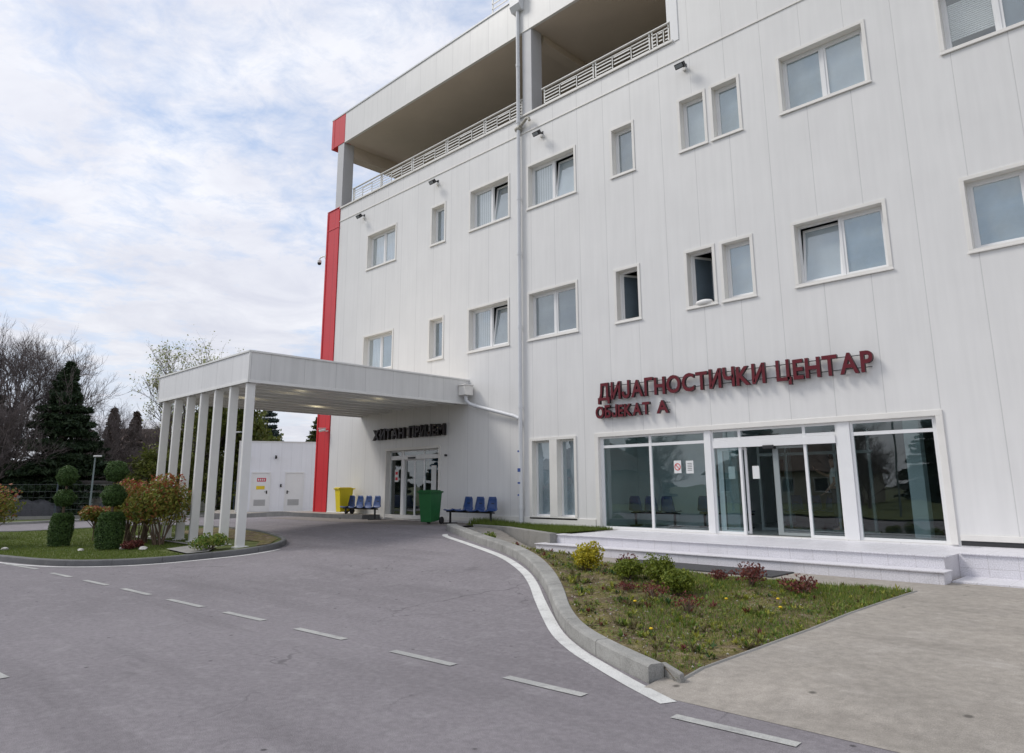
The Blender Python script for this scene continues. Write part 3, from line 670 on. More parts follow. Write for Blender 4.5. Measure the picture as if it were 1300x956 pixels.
# windows
def sash(mb, x0, x1, z0, z1, y, w=.055, d=.05, rot=None):
    mb.box(x0, x0+w, y, y+d, z0, z1); mb.box(x1-w, x1, y, y+d, z0, z1); mb.box(x0+w, x1-w, y, y+d, z0, z0+w); mb.box(x0+w, x1-w, y, y+d, z1-w, z1)
def window(x0, x1, z0, z1, kind, film=None, film2=None):
    tr = MB(); t_ = TW
    for q in ((x0, x1, z1-t_, z1), (x0, x1, z0, z0+t_), (x0, x0+t_, z0+t_, z1-t_), (x1-t_, x1, z0+t_, z1-t_)): tr.box(q[0], q[1], -.018, .0, q[2], q[3])
    tr.box(x0-.02, x1+.02, -.042, -.019, z0-.012, z0+.02)
    wo = tr.build('window', M_TRIM, B, bevel=.004)
    a, b, c_, d = x0+t_, x1-t_, z0+t_, z1-t_
    rv = MB(); reveal(rv, (a, b, c_, d)); rv.build('reveal', M_TRIM, wo, fix=False)
    fr = MB(); y = .17; sash(fr, a, b, c_, d, y, .045, .07)
    mid = (a+b)/2; dbl = kind in ('double', 'tilt', 'tiltleft', 'blinds')
    if dbl: fr.box(mid-.03, mid+.03, y-.004, y+.07, c_+.045, d-.045)
    fr.build('window_frame', M_WHITE, wo, bevel=.003)
    spans = [(a+.045, mid-.03), (mid+.03, b-.045)] if dbl else [(a+.045, b-.045)]
    for i, (p, q) in enumerate(spans):
        tilt = (kind == 'tilt' and i == 1) or (kind == 'tiltleft' and i == 0); op = kind == 'open'
        s_ = MB(); H = d-c_-.09; Wd = q-p
        # local frame: hinge at the origin
        sash(s_, 0, Wd, 0, H, -.02, .05, .05); so_ = s_.build('sash', M_WHITE, wo, bevel=.003)
        g_ = MB(); g_.box(.05, Wd-.05, .002, .010, .05, H-.05)
        go = g_.build('pane', M_GLASSU, so_)
        so_.location = (p, y+.03, c_+.045)
        # filmed back surface of the glass or a blind just behind it
        m_ = (film, film2 or film)[i]
        if m_:
            f_ = MB(); f_.face((.05, .020, .05), (Wd-.05, .020, .05), (Wd-.05, .020, H-.05), (.05, .020, H-.05)); fo = f_.build('pane', m_, so_, fix=False); fo.name = 'window_film'
            fo.parent = wo; fo.matrix_parent_inverse = Matrix(); fo.location = so_.location
        go.parent = wo; go.location = so_.location
        if tilt:
            for ob in [so_, go]+([fo] if m_ else []): ob.rotation_euler.x = -R(7.5)
        if op:
            for ob in [so_, go]+([fo] if m_ else []): ob.rotation_euler.z = R(62)
    # the room behind
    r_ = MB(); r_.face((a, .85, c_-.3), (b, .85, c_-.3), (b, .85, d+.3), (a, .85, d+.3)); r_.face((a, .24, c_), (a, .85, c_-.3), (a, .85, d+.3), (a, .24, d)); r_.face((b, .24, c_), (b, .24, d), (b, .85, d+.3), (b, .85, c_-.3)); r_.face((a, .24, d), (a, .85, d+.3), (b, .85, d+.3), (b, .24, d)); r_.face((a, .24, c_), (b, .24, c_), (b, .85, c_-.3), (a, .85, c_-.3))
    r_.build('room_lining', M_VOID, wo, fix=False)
    if kind == 'blinds':
        bl = MB()
        for k in range(18): bl.box(a+.06, mid-.05, .26, .285, d-.30-k*.045, d-.27-k*.045)
        bl.build('window_blind', M_WHITEM, wo)
    return wo
def vblind_mat():
    m = mat('vertical_blind', (.55, .56, .57), .7); t = m.node_tree; wv = t.nodes.new('ShaderNodeTexWave'); wv.bands_direction = 'X'; wv.inputs['Scale'].default_value = 3.2; wv.inputs['Distortion'].default_value = .3
    tcn = t.nodes.new('ShaderNodeTexCoord'); t.links.new(tcn.outputs['Object'], wv.inputs['Vector']); rr = t.nodes.new('ShaderNodeValToRGB'); t.links.new(wv.outputs['Fac'], rr.inputs[0])
    rr.color_ramp.elements[0].color = (.34, .36, .38, 1); rr.color_ramp.elements[1].color = (.58, .59, .61, 1); rr.color_ramp.elements[0].position = .05; rr.color_ramp.elements[1].position = .3; t.links.new(rr.outputs[0], t.nodes['Principled BSDF'].inputs['Base Color']); return m
M_VB = vblind_mat()
films = dict(B1=(M_VB, M_VB), B2=(M_FROSTD, None), B3=(M_VB, M_FROSTG), B4=(M_VB, M_FROSTW), B5=(M_FROSTG, None), B6=(M_FROSTW, None), B7=(M_FROST, None), B8=(M_FROST, M_FROSTW), B9=(None, M_FROSTD), B10=(M_FROST, M_FROST),
             A1=(M_VB, M_FROSTG), A2=(M_FROSTD, None), A3=(M_VB, M_FROSTG), A4=(M_FROSTG, M_FROSTD), A5=(M_FROSTD, None), A6=(M_FROSTD, None), A7=(M_FROSTW, None), A8=(M_FROSTW, M_FROST), A9=(M_FROST, M_FROSTW), A10=(M_FROST, M_FROST))
for k, v in W.items():
    o = window(*v, film=films[k][0], film2=films[k][1])
    if v[4] == 'open': o['label'] = 'small window with its sash swung open inwards'
    elif v[4] in ('tilt', 'tiltleft'): o['label'] = 'double window with one sash tilted inwards at the top'
    elif v[4] == 'blinds': o['label'] = 'double window with a white slatted blind half down'
# slim ground floor windows
mb = MB(); x0, x1, z0, z1 = -14.1, -12.36, .75, 3.0
for q in ((x0, x1, 2.92, z1), (x0, x1, z0, .83), (x0, -13.99, .83, 2.92), (-12.44, x1, .83, 2.92), (-13.33, -13.05, .83, 2.92)): mb.box(q[0], q[1], -.03, .0, q[2], q[3])
wo = mb.build('window', M_TRIM, B, bevel=.004); wo['label'] = 'pair of tall slim windows beside the downpipe'
for a_, b_ in ((-13.99, -13.33), (-13.05, -12.44)):
    rv = MB(); reveal(rv, (a_, b_, .83, 2.92)); rv.build('reveal', M_TRIM, wo, fix=False)
    fr = MB(); sash(fr, a_, b_, .83, 2.92, .15, .05, .08); fr.build('window_frame', M_WHITE, wo, bevel=.003)
    g_ = MB(); g_.box(a_+.05, b_-.05, .18, .19, .88, 2.87); g_.build('pane', M_GLASSU, wo)
    g_ = MB(); g_.face((a_+.05, .2, .88), (b_-.05, .2, .88), (b_-.05, .2, 2.87), (a_+.05, .2, 2.87)); g_.build('window_film', M_FROST, wo, fix=False)

# ---- glass shopfront
mb = MB(); x0, x1, z0, z1 = SHOP[0]-.12, SHOP[1]+.12, .58, 3.02
mb.box(x0, x1, -.03, .0, SHOP[3], z1); mb.box(x0, SHOP[0], -.03, .0, z0, SHOP[3]); mb.box(SHOP[1], x1, -.03, .0, z0, SHOP[3]); sf = mb.build('shopfront', M_TRIM, B, bevel=.006)
rv = MB(); reveal(rv, SHOP, .14); rv.build('reveal', M_TRIM, sf, fix=False)
mb = MB(); y0, y1 = .06, .13
for x, w_ in ((-11.6, .10), (-10.08, .07), (-8.55, .04), (-8.36, .05), (-7.69, .06), (-6.22, .06), (-5.54, .05), (-5.24, .05), (-3.75, .09)): mb.box(x, x+w_, y0, y1, .58, 2.91)
mb.box(-11.5, -8.55, y0+.005, y1-.003, 2.62, 2.69); mb.box(-8.31, -5.54, y0+.005, y1-.003, 2.66, 2.72); mb.box(-5.19, -3.75, y0+.005, y1-.003, 2.62, 2.69)
mb.box(-8.31, -5.54, y0-.03, y1-.001, 2.49, 2.655)                       # sliding door header
mb.box(-11.5, -8.55, y0+.003, y1-.002, .582, .635); mb.box(-8.31, -7.69, y0+.003, y1-.002, .582, .635); mb.box(-6.16, -5.54, y0+.003, y1-.002, .582, .635); mb.box(-5.19, -3.75, y0+.003, y1-.002, .582, .635)
mb.box(-11.5, -3.75, y0+.003, y1-.002, 2.86, 2.908)
mb.build('shopfront_frame', M_WHITE, sf, bevel=.004)
for xa, xb in ((-8.512, -8.358), (-5.488, -5.242)): mb = MB(); mb.box(xa, xb, .02, .15, .58, 2.91); mb.build('post', M_WHITE, sf, bevel=.004)
for a_, b_, c_, d_ in ((-11.5, -10.08, .635, 2.62), (-10.01, -8.55, .635, 2.62), (-8.31, -7.69, .635, 2.49), (-6.16, -5.54, .635, 2.49), (-5.19, -3.75, .635, 2.62), (-11.5, -10.08, 2.69, 2.86), (-10.01, -8.55, 2.69, 2.86), (-8.31, -7.69, 2.72, 2.86), (-7.63, -6.22, 2.72, 2.86), (-6.16, -5.54, 2.72, 2.86), (-5.19, -3.75, 2.69, 2.86)):
    mb = MB(); mb.box(a_+.001, b_-.001, .09, .10, c_+.001, d_-.001); mb.build('pane', M_GLASS, sf)
# sliding leaves: the left one stands open behind its side light
M_ALUG = mat('grey_door_frame', (.27, .30, .30), .4)
def leaf(x0, x1, y, m_):
    mb = MB(); sash(mb, x0, x1, .60, 2.49, y, .055, .045); mb.box(x0, x0+.12, y+.001, y+.044, .655, 2.43); lo = mb.build('sliding_door', m_, B, bevel=.004)
    mb = MB(); mb.box(x0+.121, x1-.056, y+.02, y+.028, .656, 2.434); mb.build('pane', M_GLASS, lo); return lo
leaf(-6.95, -6.2, .16, M_ALUG); leaf(-8.28, -7.56, .16, M_WHITE)
mb = MB(); mb.box(-7.1, -6.85, .0, .14, 2.43, 2.51); mb.build('door_sensor', M_BLACK, B, bevel=.01)
# papers on the glass
def paper(x, z, w_, h_, name='notice', y=.085): mb = MB(); mb.box(x-w_/2, x+w_/2, y-.003, y, z-h_/2, z+h_/2); return mb.build(name, M_PAPER, sf)
p_ = paper(-9.3, 2.09, .20, .30); p_['label'] = 'white notice with a red prohibition ring'
mb = MB(); n_ = 28
for k in range(n_):
    a0, a1 = 2*PI*k/n_, 2*PI*(k+1)/n_; y = .078
    mb.face(*[(-9.3+r_*math.cos(q), y, 2.09+r_*math.sin(q)) for r_, q in ((.065, a0), (.085, a0), (.085, a1), (.065, a1))])
mb.face((-9.355, .078, 2.135), (-9.343, .078, 2.150), (-9.245, .078, 2.045), (-9.257, .078, 2.030)); mb.build('red_ring', M_REDINK, p_, fix=False)
p_ = paper(-8.97, 2.08, .20, .30)
mb = MB()
for k in range(5): mb.box(-9.03, -8.91, .0795, .081, 2.16-k*.04, 2.172-k*.04)
mb.build('notice_text', M_INK, p_)
for x in (-7.93, -7.35): paper(x, 1.93, .16, .28, y=.14)

# ---- emergency entrance
mb = MB(); x0, x1, z0, z1 = DOOR
mb.box(x0-.09, x1+.09, -.03, .0, z1, z1+.09); mb.box(x0-.09, x0, -.03, 0, .56, z1); mb.box(x1, x1+.09, -.03, 0, .56, z1); ed_ = mb.build('emergency_entrance', M_TRIM, B, bevel=.004)
mb = MB()
for x, w_ in ((-21.1, .05), (-20.45, .16), (-19.18, .06), (-18.25, .05)): mb.box(x, x+w_, .16, .22, .57, 2.90)
mb.box(-21.05, -18.25, .13, .219, 2.58, 2.72); mb.box(-21.05, -18.25, .165, .218, .572, .62); mb.box(-21.05, -18.25, .165, .218, 2.85, 2.898); mb.build('door_frame', M_WHITE, ed_, bevel=.004)
rv = MB(); reveal(rv, DOOR); rv.build('reveal', M_TRIM, ed_, fix=False)
for a_, b_, c_, d_ in ((-21.05, -20.45, .62, 2.58), (-19.12, -18.25, .62, 2.58), (-21.05, -18.25, 2.72, 2.85)): mb = MB(); mb.box(a_+.001, b_-.001, .18, .19, c_+.001, d_-.001); mb.build('pane', M_GLASS, ed_)
for a_, b_ in ((-20.29, -19.75), (-19.75, -19.18)):
    mb = MB(); sash(mb, a_, b_, .59, 2.575, .225, .035, .04); lo = mb.build('sliding_door', M_WHITE, B, bevel=.003); mb = MB(); mb.box(a_+.036, b_-.036, .24, .248, .626, 2.539); mb.build('pane', M_GLASS, lo)
mb = MB(); mb.box(-20.0, -19.6, .09, .128, 2.60, 2.66); mb.build('door_sensor', M_BLACK, ed_, bevel=.01)
for x, z, w_, h_ in ((-20.72, 2.03, .22, .42), (-18.66, 1.95, .26, .80)): mb = MB(); mb.box(x-w_/2, x+w_/2, .172, .176, z-h_/2, z+h_/2); q = mb.build('notice', M_PAPER, ed_)
mb = MB(); mb.box(-20.79, -20.65, .168, .171, 2.07, 2.17); mb.box(-20.79, -20.65, .168, .171, 1.88, 1.98); mb.build('notice_print', M_REDINK, ed_)
def room(x0, x1, y0, y1, z0, z1, m_w, m_f, m_c, name):
    mb = MB(); mb.face((x0, y0, z0), (x0, y1, z0), (x0, y1, z1), (x0, y0, z1)); mb.face((x1, y0, z0), (x1, y0, z1), (x1, y1, z1), (x1, y1, z0)); mb.face((x0, y1, z0), (x1, y1, z0), (x1, y1, z1), (x0, y1, z1)); mb.build(name+'_wall', m_w, B, fix=False)
    mb = MB(); mb.face((x0, y0, z0), (x1, y0, z0), (x1, y1, z0), (x0, y1, z0)); mb.build(name+'_floor', m_f, B, fix=False)
    mb = MB(); mb.face((x0, y0, z1), (x0, y1, z1), (x1, y1, z1), (x1, y0, z1)); mb.build(name+'_ceiling', m_c, B, fix=False)
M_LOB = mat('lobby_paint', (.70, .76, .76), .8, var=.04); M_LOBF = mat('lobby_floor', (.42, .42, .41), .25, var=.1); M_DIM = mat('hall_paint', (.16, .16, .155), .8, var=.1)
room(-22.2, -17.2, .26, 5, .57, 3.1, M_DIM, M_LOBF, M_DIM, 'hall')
mb = MB(); mb.box(-21.2, -19.4, 2.0, 2.05, 2.15, 2.85); mb.build('blue_hanging_sign', mat('blue_sign', (.01, .16, .36), .5), B)
mb = MB(); mb.box(-20.9, -18.6, 3.2, 3.9, .57, 1.55); mb.build('reception_desk', mat('dark_wood', (.06, .04, .035), .5), B)
room(-12.2, -3.2, .14, 6.5, .57, 3.05, M_LOB, M_LOBF, M_LOB, 'lobby')
mb = MB(); mb.box(-12.19, -9.75, 2.6, 2.7, .57, 3.04); mb.box(-9.90, -9.75, 2.71, 6.2, .57, 3.04); mb.build('lobby_partition', M_LOB, B)
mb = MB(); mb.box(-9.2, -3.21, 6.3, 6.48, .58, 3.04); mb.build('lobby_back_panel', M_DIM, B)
mb = MB(); mb.box(-9.05, -8.7, 1.9, 2.25, .57, 3.04); mb.box(-4.7, -4.4, 1.6, 1.9, .57, 3.04); mb.build('lobby_column', M_LOB, B, bevel=.01)
mb = MB()
for x in (-8.2, -7.5, -6.35, -5.6): mb.box(x, x+.06, 2.0, 2.06, .57, 2.9)
mb.box(-8.2, -5.5, 1.998, 2.062, 2.35, 2.42); mb.box(-8.2, -5.5, 1.999, 2.061, .58, .64); mb.build('inner_door_frame', M_ALUG, B)
mb = MB(); mb.box(-10.9, -10.0, 6.38, 6.49, .58, 2.7); mb.box(-9.6, -9.45, 6.2, 6.3, 1.9, 2.4); mb.build('inner_door', mat('dark_door', (.03, .03, .035), .5), B)
mb = MB()
for k in range(4): mb.box(-4.4+k*.35, -4.15+k*.35, 6.26, 6.29, 1.55, 1.95)
mb.build('pale_panel', M_PAPER, B)  # pale panels added in place of bright far windows

# ---- rainwater pipe with hopper, leaking joint
PX, PY = -14.37, -.10
mb = MB(); mb.tube([(PX, PY, .60), (PX, PY, 17.1)], .062, 14, True)
for z in (1.0, 3.9, 6.3, 8.6, 10.4, 13.0, 15.0): mb.tube([(PX, PY, z), (PX, PY, z+.10)], .074, 14)
pp = mb.build('downpipe', M_PIPE, B, smooth=True)
mb = MB(); mb.prism([(-.27, 17.62), (-.27, 17.2), (-.17, 17.03), (-.03, 17.03), (-.031, 17.62)], PX-.22, PX+.22, 'x'); mb.box(PX-.25, PX+.25, -.29, -.031, 17.55, 17.62); mb.build('hopper', M_PIPE, pp, bevel=.008)
mb = MB(); mb.tube([(PX, PY, 12.82), (PX+.22, PY-.02, 12.92), (PX+.40, PY-.04, 13.02), (PX+.5, PY-.06, 12.98), (PX+.54, PY-.06, 12.88)], .045, 10); mb.tube([(PX-.1, PY, 12.80), (PX+.1, PY, 12.84)], .09, 10)
mb.build('side_branch', mat('aged_pipe', (.36, .34, .29), .6, var=.3, vscale=9), pp, smooth=True)
M_TAPE = mat('blue_tape', (.05, .10, .32), .5)
for z, h_, w_ in ((2.62, .05, .06), (2.06, .10, .10), (1.72, .05, .09), (1.38, .05, .05)): mb = MB(); mb.box(PX-.068, PX-.068+w_, PY-.068, PY-.02, z, z+h_); mb.build('blue_tape', M_TAPE, pp)

# ---- lettering
cu = bpy.data.curves.new('letter_source', 'FONT'); tmp = bpy.data.objects.new('letter_source', cu); C.objects.link(tmp)
LAT = dict(zip('АРЕКТОСНХМ', 'APEKTOCHXM'))
def glyph(ch, off, ext):
    ch = LAT.get(ch, ch)
    cu.body = ch; cu.offset = off; cu.extrude = ext; cu.resolution_u = 4; cu.size = 1.0
    dg = bpy.context.evaluated_depsgraph_get(); dg.update()
    me = bpy.data.meshes.new_from_object(tmp.evaluated_get(dg)); return me
def sign(root, text, x0, x1, zb, cap, ystand, depth, gapf=.09, space=.45, face=M_SIGNF, side=M_SIGNS, off=.028, pin=True):
    sc = cap/.728; ms = []; tot = 0
    for ch in text:
        if ch == ' ': ms.append(None); tot += space*.728; continue
        me = glyph(ch, off, depth/2/sc); xs = [v.co.x for v in me.vertices]; ms.append((me, min(xs), max(xs)-min(xs), ch)); tot += max(xs)-min(xs)
    nl = len(text)-1; k = (x1-x0)/(tot+nl*gapf); x = x0; o0 = root.location
    for mm_ in ms:
        if mm_ is None: x += space*.728*k+gapf*k; continue
        me, mn, wd, ch = mm_
        me.materials.clear(); me.materials.append(face); me.materials.append(side)
        for v in me.vertices:
            a, b, c_ = v.co; v.co = ((a-mn)*k+x-o0.x, -ystand-depth/2-c_*sc-o0.y, b*sc+zb-o0.z)
        me.update()
        for p in me.polygons: p.material_index = 0 if abs(p.normal.y) > .8 else 1
        lo = bpy.data.objects.new('letter', me); C.objects.link(lo); lo.parent = root
        x += wd*k+gapf*k
    rr = MB()
    for z in (zb+cap*.2, zb+cap*.8):
        rr.box(x0+.05-o0.x, x1-.05-o0.x, -ystand-.001-o0.y+.0, -ystand+.018-o0.y, z-o0.z, z+.015-o0.z)
        q = x0+.3
        while q < x1: rr.box(q-o0.x, q+.015-o0.x, -ystand+.019-o0.y, .0-o0.y, z-o0.z, z+.014-o0.z); q += .9
    rr.build('rail', M_STEEL, root)
t = thing('building_sign', (-8.1, 0, 3.85), 'large dark red raised letters in Cyrillic above the glass shopfront, upper line', 'sign')
sign(t, 'ДИЈАГНОСТИЧКИ ЦЕНТАР', -11.47, -4.60, 3.865, .43, .07, .08, off=.024)
t = thing('building_sign', (-10.5, 0, 3.4), 'small dark red Cyrillic letters below the large upper line of lettering', 'sign')
sign(t, 'ОБЈЕКАТ', -11.57, -9.88, 3.40, .31, .06, .08, off=.03); 
sign(t, 'А', -9.68, -9.34, 3.40, .31, .06, .08, off=.03)
t = thing('building_sign', (-19.8, 0, 3.3), 'dark raised Cyrillic letters under the canopy over the sliding doors', 'sign')
sign(t, 'ХИТАН ПРИЈЕМ', -21.80, -17.78, 3.31, .38, .05, .11, gapf=.10, off=.022, face=M_SIGNS, side=mat('sign_shade_black', (.012, .008, .009), .5))  # near-black letters: the shade under the canopy is put into their colour
bpy.data.objects.remove(tmp)

# ---- floodlights and cameras
def floodlight(loc, label, rz=0.0, first=[None]):
    if first[0]: return dup(first[0], loc, rz, label)
    t = thing('floodlight', loc, label, 'floodlight', 'black floodlights fixed along the facade', rz)
    mb = MB(); mb.prism([(-.34, -.10), (-.24, -.02), (-.16, -.13), (-.26, -.21)], -.13, .13, 'x'); mb.build('lamp_body', M_BLACK, t, bevel=.01)
    mb = MB(); mb.face((-.105, -.332, -.118), (.105, -.332, -.118), (.105, -.278, -.19), (-.105, -.278, -.19)); 
    for v in range(len(mb.v)): x_, y_, z_ = mb.v[v]; mb.v[v] = (x_, y_-.006, z_-.006)
    mb.build('lamp_glass', mat('lamp_glass', (.25, .27, .28), .15), t, fix=False)
    mb = MB(); mb.tube([(0, 0, -.02), (0, -.12, -.03), (0, -.22, -.07)], .018, 8); mb.box(-.05, .05, -.012, 0, -.07, .03); mb.build('bracket', M_BLACK, t)
    mb = MB(); mb.box(-.045, .045, -.06, 0, -.16, -.08); mb.build('junction_box', M_WHITEM, t, bevel=.004)
    first[0] = t; return t
floodlight((-23.15, 0, 12.42), 'black floodlight nearest the red corner, above the first upper window')
floodlight((-18.50, 0, 12.40), 'black floodlight above the small narrow window left of the downpipe')
floodlight((-13.45, 0, 12.38), 'black floodlight just right of the pipe elbow under the terrace ledge')
floodlight((-8.42, 0, 12.38), 'black floodlight above the pair of small windows right of the downpipe')
def dome_cam(loc, label):
    t = thing('security_camera', loc, label, 'camera')
    mb = MB(); mb.tube([(0, 0, .12), (-.18, -.05, .16), (-.34, -.10, .12), (-.36, -.11, .02)], .028, 8); mb.box(-.04, .02, -.05, .05, .02, .2); mb.build('camera_arm', M_WHITEM, t)
    mb = MB(); mb.lathe([(.03, .03), (.085, 0), (.09, -.1)], -.36, -.11, 14); mb.build('housing', M_WHITEM, t, smooth=True)
    mb = MB(); mb.lathe([(.085, -.102), (.08, -.15), (.05, -.19), (.01, -.20)], -.36, -.11, 14); mb.build('dome', M_BLACK, t, smooth=True)
dome_cam((-25.92, -.02, 11.2), 'white dome camera with dark dome on an arm at the red corner')
def bullet_cam(loc, label, rz=0, m_=None, gr=None):
    t = thing('security_camera', loc, label, 'camera', gr, rz); m_ = m_ or M_WHITEM
    mb = MB(); mb.tube([(0, -.12, 0), (0, -.38, -.05)], [.055, .055], 12); mb.box(-.06, .06, -.42, -.10, .045, .065); mb.build('housing', m_, t)
    mb = MB(); mb.tube([(0, 0, -.05), (0, -.1, -.06), (0, -.2, -.02)], .02, 8); mb.build('bracket', m_, t)
    mb = MB(); mb.tube([(0, -.381, -.051), (0, -.386, -.052)], .04, 12); mb.build('lens', M_BLACK, t); return t
bullet_cam((-25.05, -.04, 3.9), 'white bullet camera on the red corner strip above the yellow bin', -.9)
t_ = thing('white_cloth', (-8.3, .03, 5.97), 'small white bundle lying on the sill of an open upper window', 'cloth'); 
mb = MB(); mb.lathe([(.02, -.06), (.13, -.055), (.19, 0), (.16, .06), (.07, .09), (.01, .095)], 0, 0, 14); o = mb.build('bundle', mat('white_cloth', (.75, .74, .72), .8), t_, smooth='all'); o.scale = (1.25, .6, .9)
# pressure gauge like plate and small fittings on the wall near the door
mb = MB(); mb.box(-17.86, -17.78, -.06, 0, 2.62, 2.68); mb.build('wall_sensor', M_BLACK, B, bevel=.005)
# ------------------------------------------------------------------ canopy with its seven columns
CX0, CX1, CY0, CY1, CZ0, CZ1 = -22.85, -16.75, -7.30, -.01, 4.22, 4.96
t = thing('entrance_canopy', (-19.8, -3.6, 0), 'white flat roofed entrance canopy on seven slim columns', 'canopy'); ox, oy = -19.8, -3.6
class CB(MB):
    def bx(s, x0, x1, y0, y1, z0, z1): return s.box(x0-ox, x1-ox, y0-oy, y1-oy, z0, z1)
def fpanel(nm, pts, m, axis):
    mb = MB(); mb.face(*[(p[0]-ox, p[1]-oy, p[2]) for p in pts]); return mb.build(nm, m, t, fix=False)
mb = CB(); mb.bx(CX0, CX1, CY0, CY0+.06, CZ0, CZ1); mb.build('fascia', M_PANEL_C, t)
mb = CB(); mb.bx(CX1-.06, CX1, CY0+.062, CY1, CZ0, CZ1); mb.build('fascia', M_PANEL_Y, t)
mb = CB(); mb.bx(CX0, CX0+.06, CY0+.062, CY1, CZ0, CZ1); mb.build('fascia', M_PANEL_Y, t)
mb = CB(); mb.bx(CX0-.02, CX1+.02, CY0-.025, CY0+.08, CZ1+.002, CZ1+.05); mb.bx(CX1-.08, CX1+.025, CY0+.082, CY1, CZ1+.002, CZ1+.05); mb.bx(CX0-.02, CX0+.08, CY0+.082, CY1, CZ1+.002, CZ1+.05)
mb.bx(CX0-.012, CX1+.013, CY0-.014, CY0-.002, CZ0-.02, CZ0+.05); mb.bx(CX1+.002, CX1+.014, CY0-.0, CY1, CZ0-.02, CZ0+.05)
mb.bx(CX1-.03, CX1+.012, CY0-.012, CY0-.002, CZ0+.052, CZ1); mb.bx(CX1+.001, CX1+.012, CY0-.001, CY0+.04, CZ0+.052, CZ1); mb.bx(CX0-.01, CX0+.03, CY0-.012, CY0-.002, CZ0+.052, CZ1)
mb.build('edge_trim', M_WHITEM, t, bevel=.004)
mb = CB(); mb.bx(CX0+.06, CX1-.06, CY0+.06, CY1, CZ1-.05, CZ1-.02); mb.build('roof_deck', M_SOFFITC, t)
mb = CB(); mb.bx(CX0+.061, CX1-.061, CY0+.061, CY1, CZ0+.24, CZ0+.27); mb.build('soffit', M_SOFFITC, t)
x = CX0+.5
while x < CX1-.3:
    mb = CB(); mb.bx(x-.045, x+.045, CY0+.39, CY1-.02-(.0 if int(x*10) % 2 else .25), CZ0+.02, CZ0+.238); mb.build('soffit_rib', M_WHITEM, t, bevel=.006); x += .62
mb = CB(); mb.bx(CX0+.07, CX1-.07, CY0+.10, CY0+.38, CZ0-.015, CZ0+.009); mb.build('edge_beam', M_WHITEM, t, bevel=.005)
cols_x = [CX1-.06-.12-.925*k for k in range(7)]
for i, x in enumerate(cols_x):
    mb = CB(); zb = z_isl(x, -7.15)-.05; mb.bx(x, x+.10, -7.27, -7.055, zb, CZ0-.016); mb.bx(x-.05, x+.16, -7.32, -6.97, zb, zb+.07)
    mb.build('column', M_GREYCOL if False else M_WHITEM, t, bevel=.006)
M_LAMP = mat('lit_lamp', (.9, .85, .7), .5, emit=((1, .88, .58), 3.5))
for x, y in ((-18.0, -5.2), (-20.0, -5.6), (-18.0, -2.6), (-20.9, -2.9)):
    mb = MB(); mb.lathe([(.14, CZ0+.238), (.14, CZ0+.20), (.01, CZ0+.198)], x-ox, y-oy, 18, False); mb.build('ceiling_lamp', M_LAMP, t)
# scupper box and pipe to the downpipe
mb = CB(); mb.bx(CX1+.015, CX1+.33, -.46, -.12, 4.46, 4.76); mb.bx(CX1+.0151, CX1+.355, -.485, -.095, 4.76, 4.79); mb.build('scupper_box', M_TRIM, t, bevel=.012)
mb = MB(); p = [(CX1+.18, -.30, 4.46), (CX1+.19, -.28, 4.30), (CX1+.27, -.22, 4.20), (CX1+.45, -.17, 4.12), (-14.60, -.12, 3.68), (-14.42, -.11, 3.60)]
mb.tube([(a-ox, b-oy, c) for a, b, c in p], .055, 12); mb.tube([(CX1+.44-ox, -.172-oy, 4.125), (CX1+.52-ox, -.165-oy, 4.10)], .067, 12); mb.build('drain_pipe', M_PIPE, t, smooth=True)

mb = MB(); mb.box(-17.5-.95, -16.65, -8.25, -7.35, 0, .01)
def slab_z(x, y): return z_isl(x, y)+.04
patch('paving_slab', [(-18.5, -8.25), (-16.95, -8.35), (-16.75, -7.9), (-17.4, -7.5), (-22.9, -7.5), (-22.9, -6.8), (-16.7, -6.8), (-16.6, -7.3), (-17.5, -7.75), (-18.5, -7.75)][:2]+[(-16.75, -7.95), (-17.45, -7.48), (-23.0, -7.48), (-23.0, -6.82)][::1]+[(-23.1, -6.82), (-23.1, -7.6), (-18.5, -7.6)], slab_z, .3, M_CONC)

# sidewalk in front of the red corner, steps to the annex
def z_sw(x, y): return .70 if x > -26.5 else .70-.22*ss((-26.5-x)/6.5)
mb = MB()
SW = [(-21.4, -.01), (-21.4, -.75), (-23, -.86), (-25.8, -.95), (-29.5, -.2), (-34.7, -.6), (-38.6, 1.6), (-36, 5.5), (-31, 5.5), (-26, .3), (-25.9, -.01)]
patch('pavement', SW, z_sw, .6, M_CONCP)
e_ = [(-21.4, -.01), (-21.4, -.75), (-23, -.86), (-25.8, -.95), (-29.5, -.2), (-34.7, -.6), (-38.6, 1.6)]
e_ = densify(e_, .7, False)
mb = MB()
for i in range(len(e_)-1):
    (ax, ay), (bx, by) = e_[i], e_[i+1]; mb.face((ax, ay, -.1), (bx, by, -.1), (bx, by, z_sw(bx, by)), (ax, ay, z_sw(ax, ay)))
o = mb.build('pavement_edge', M_KERBD, fix=False); o['kind'] = 'structure'

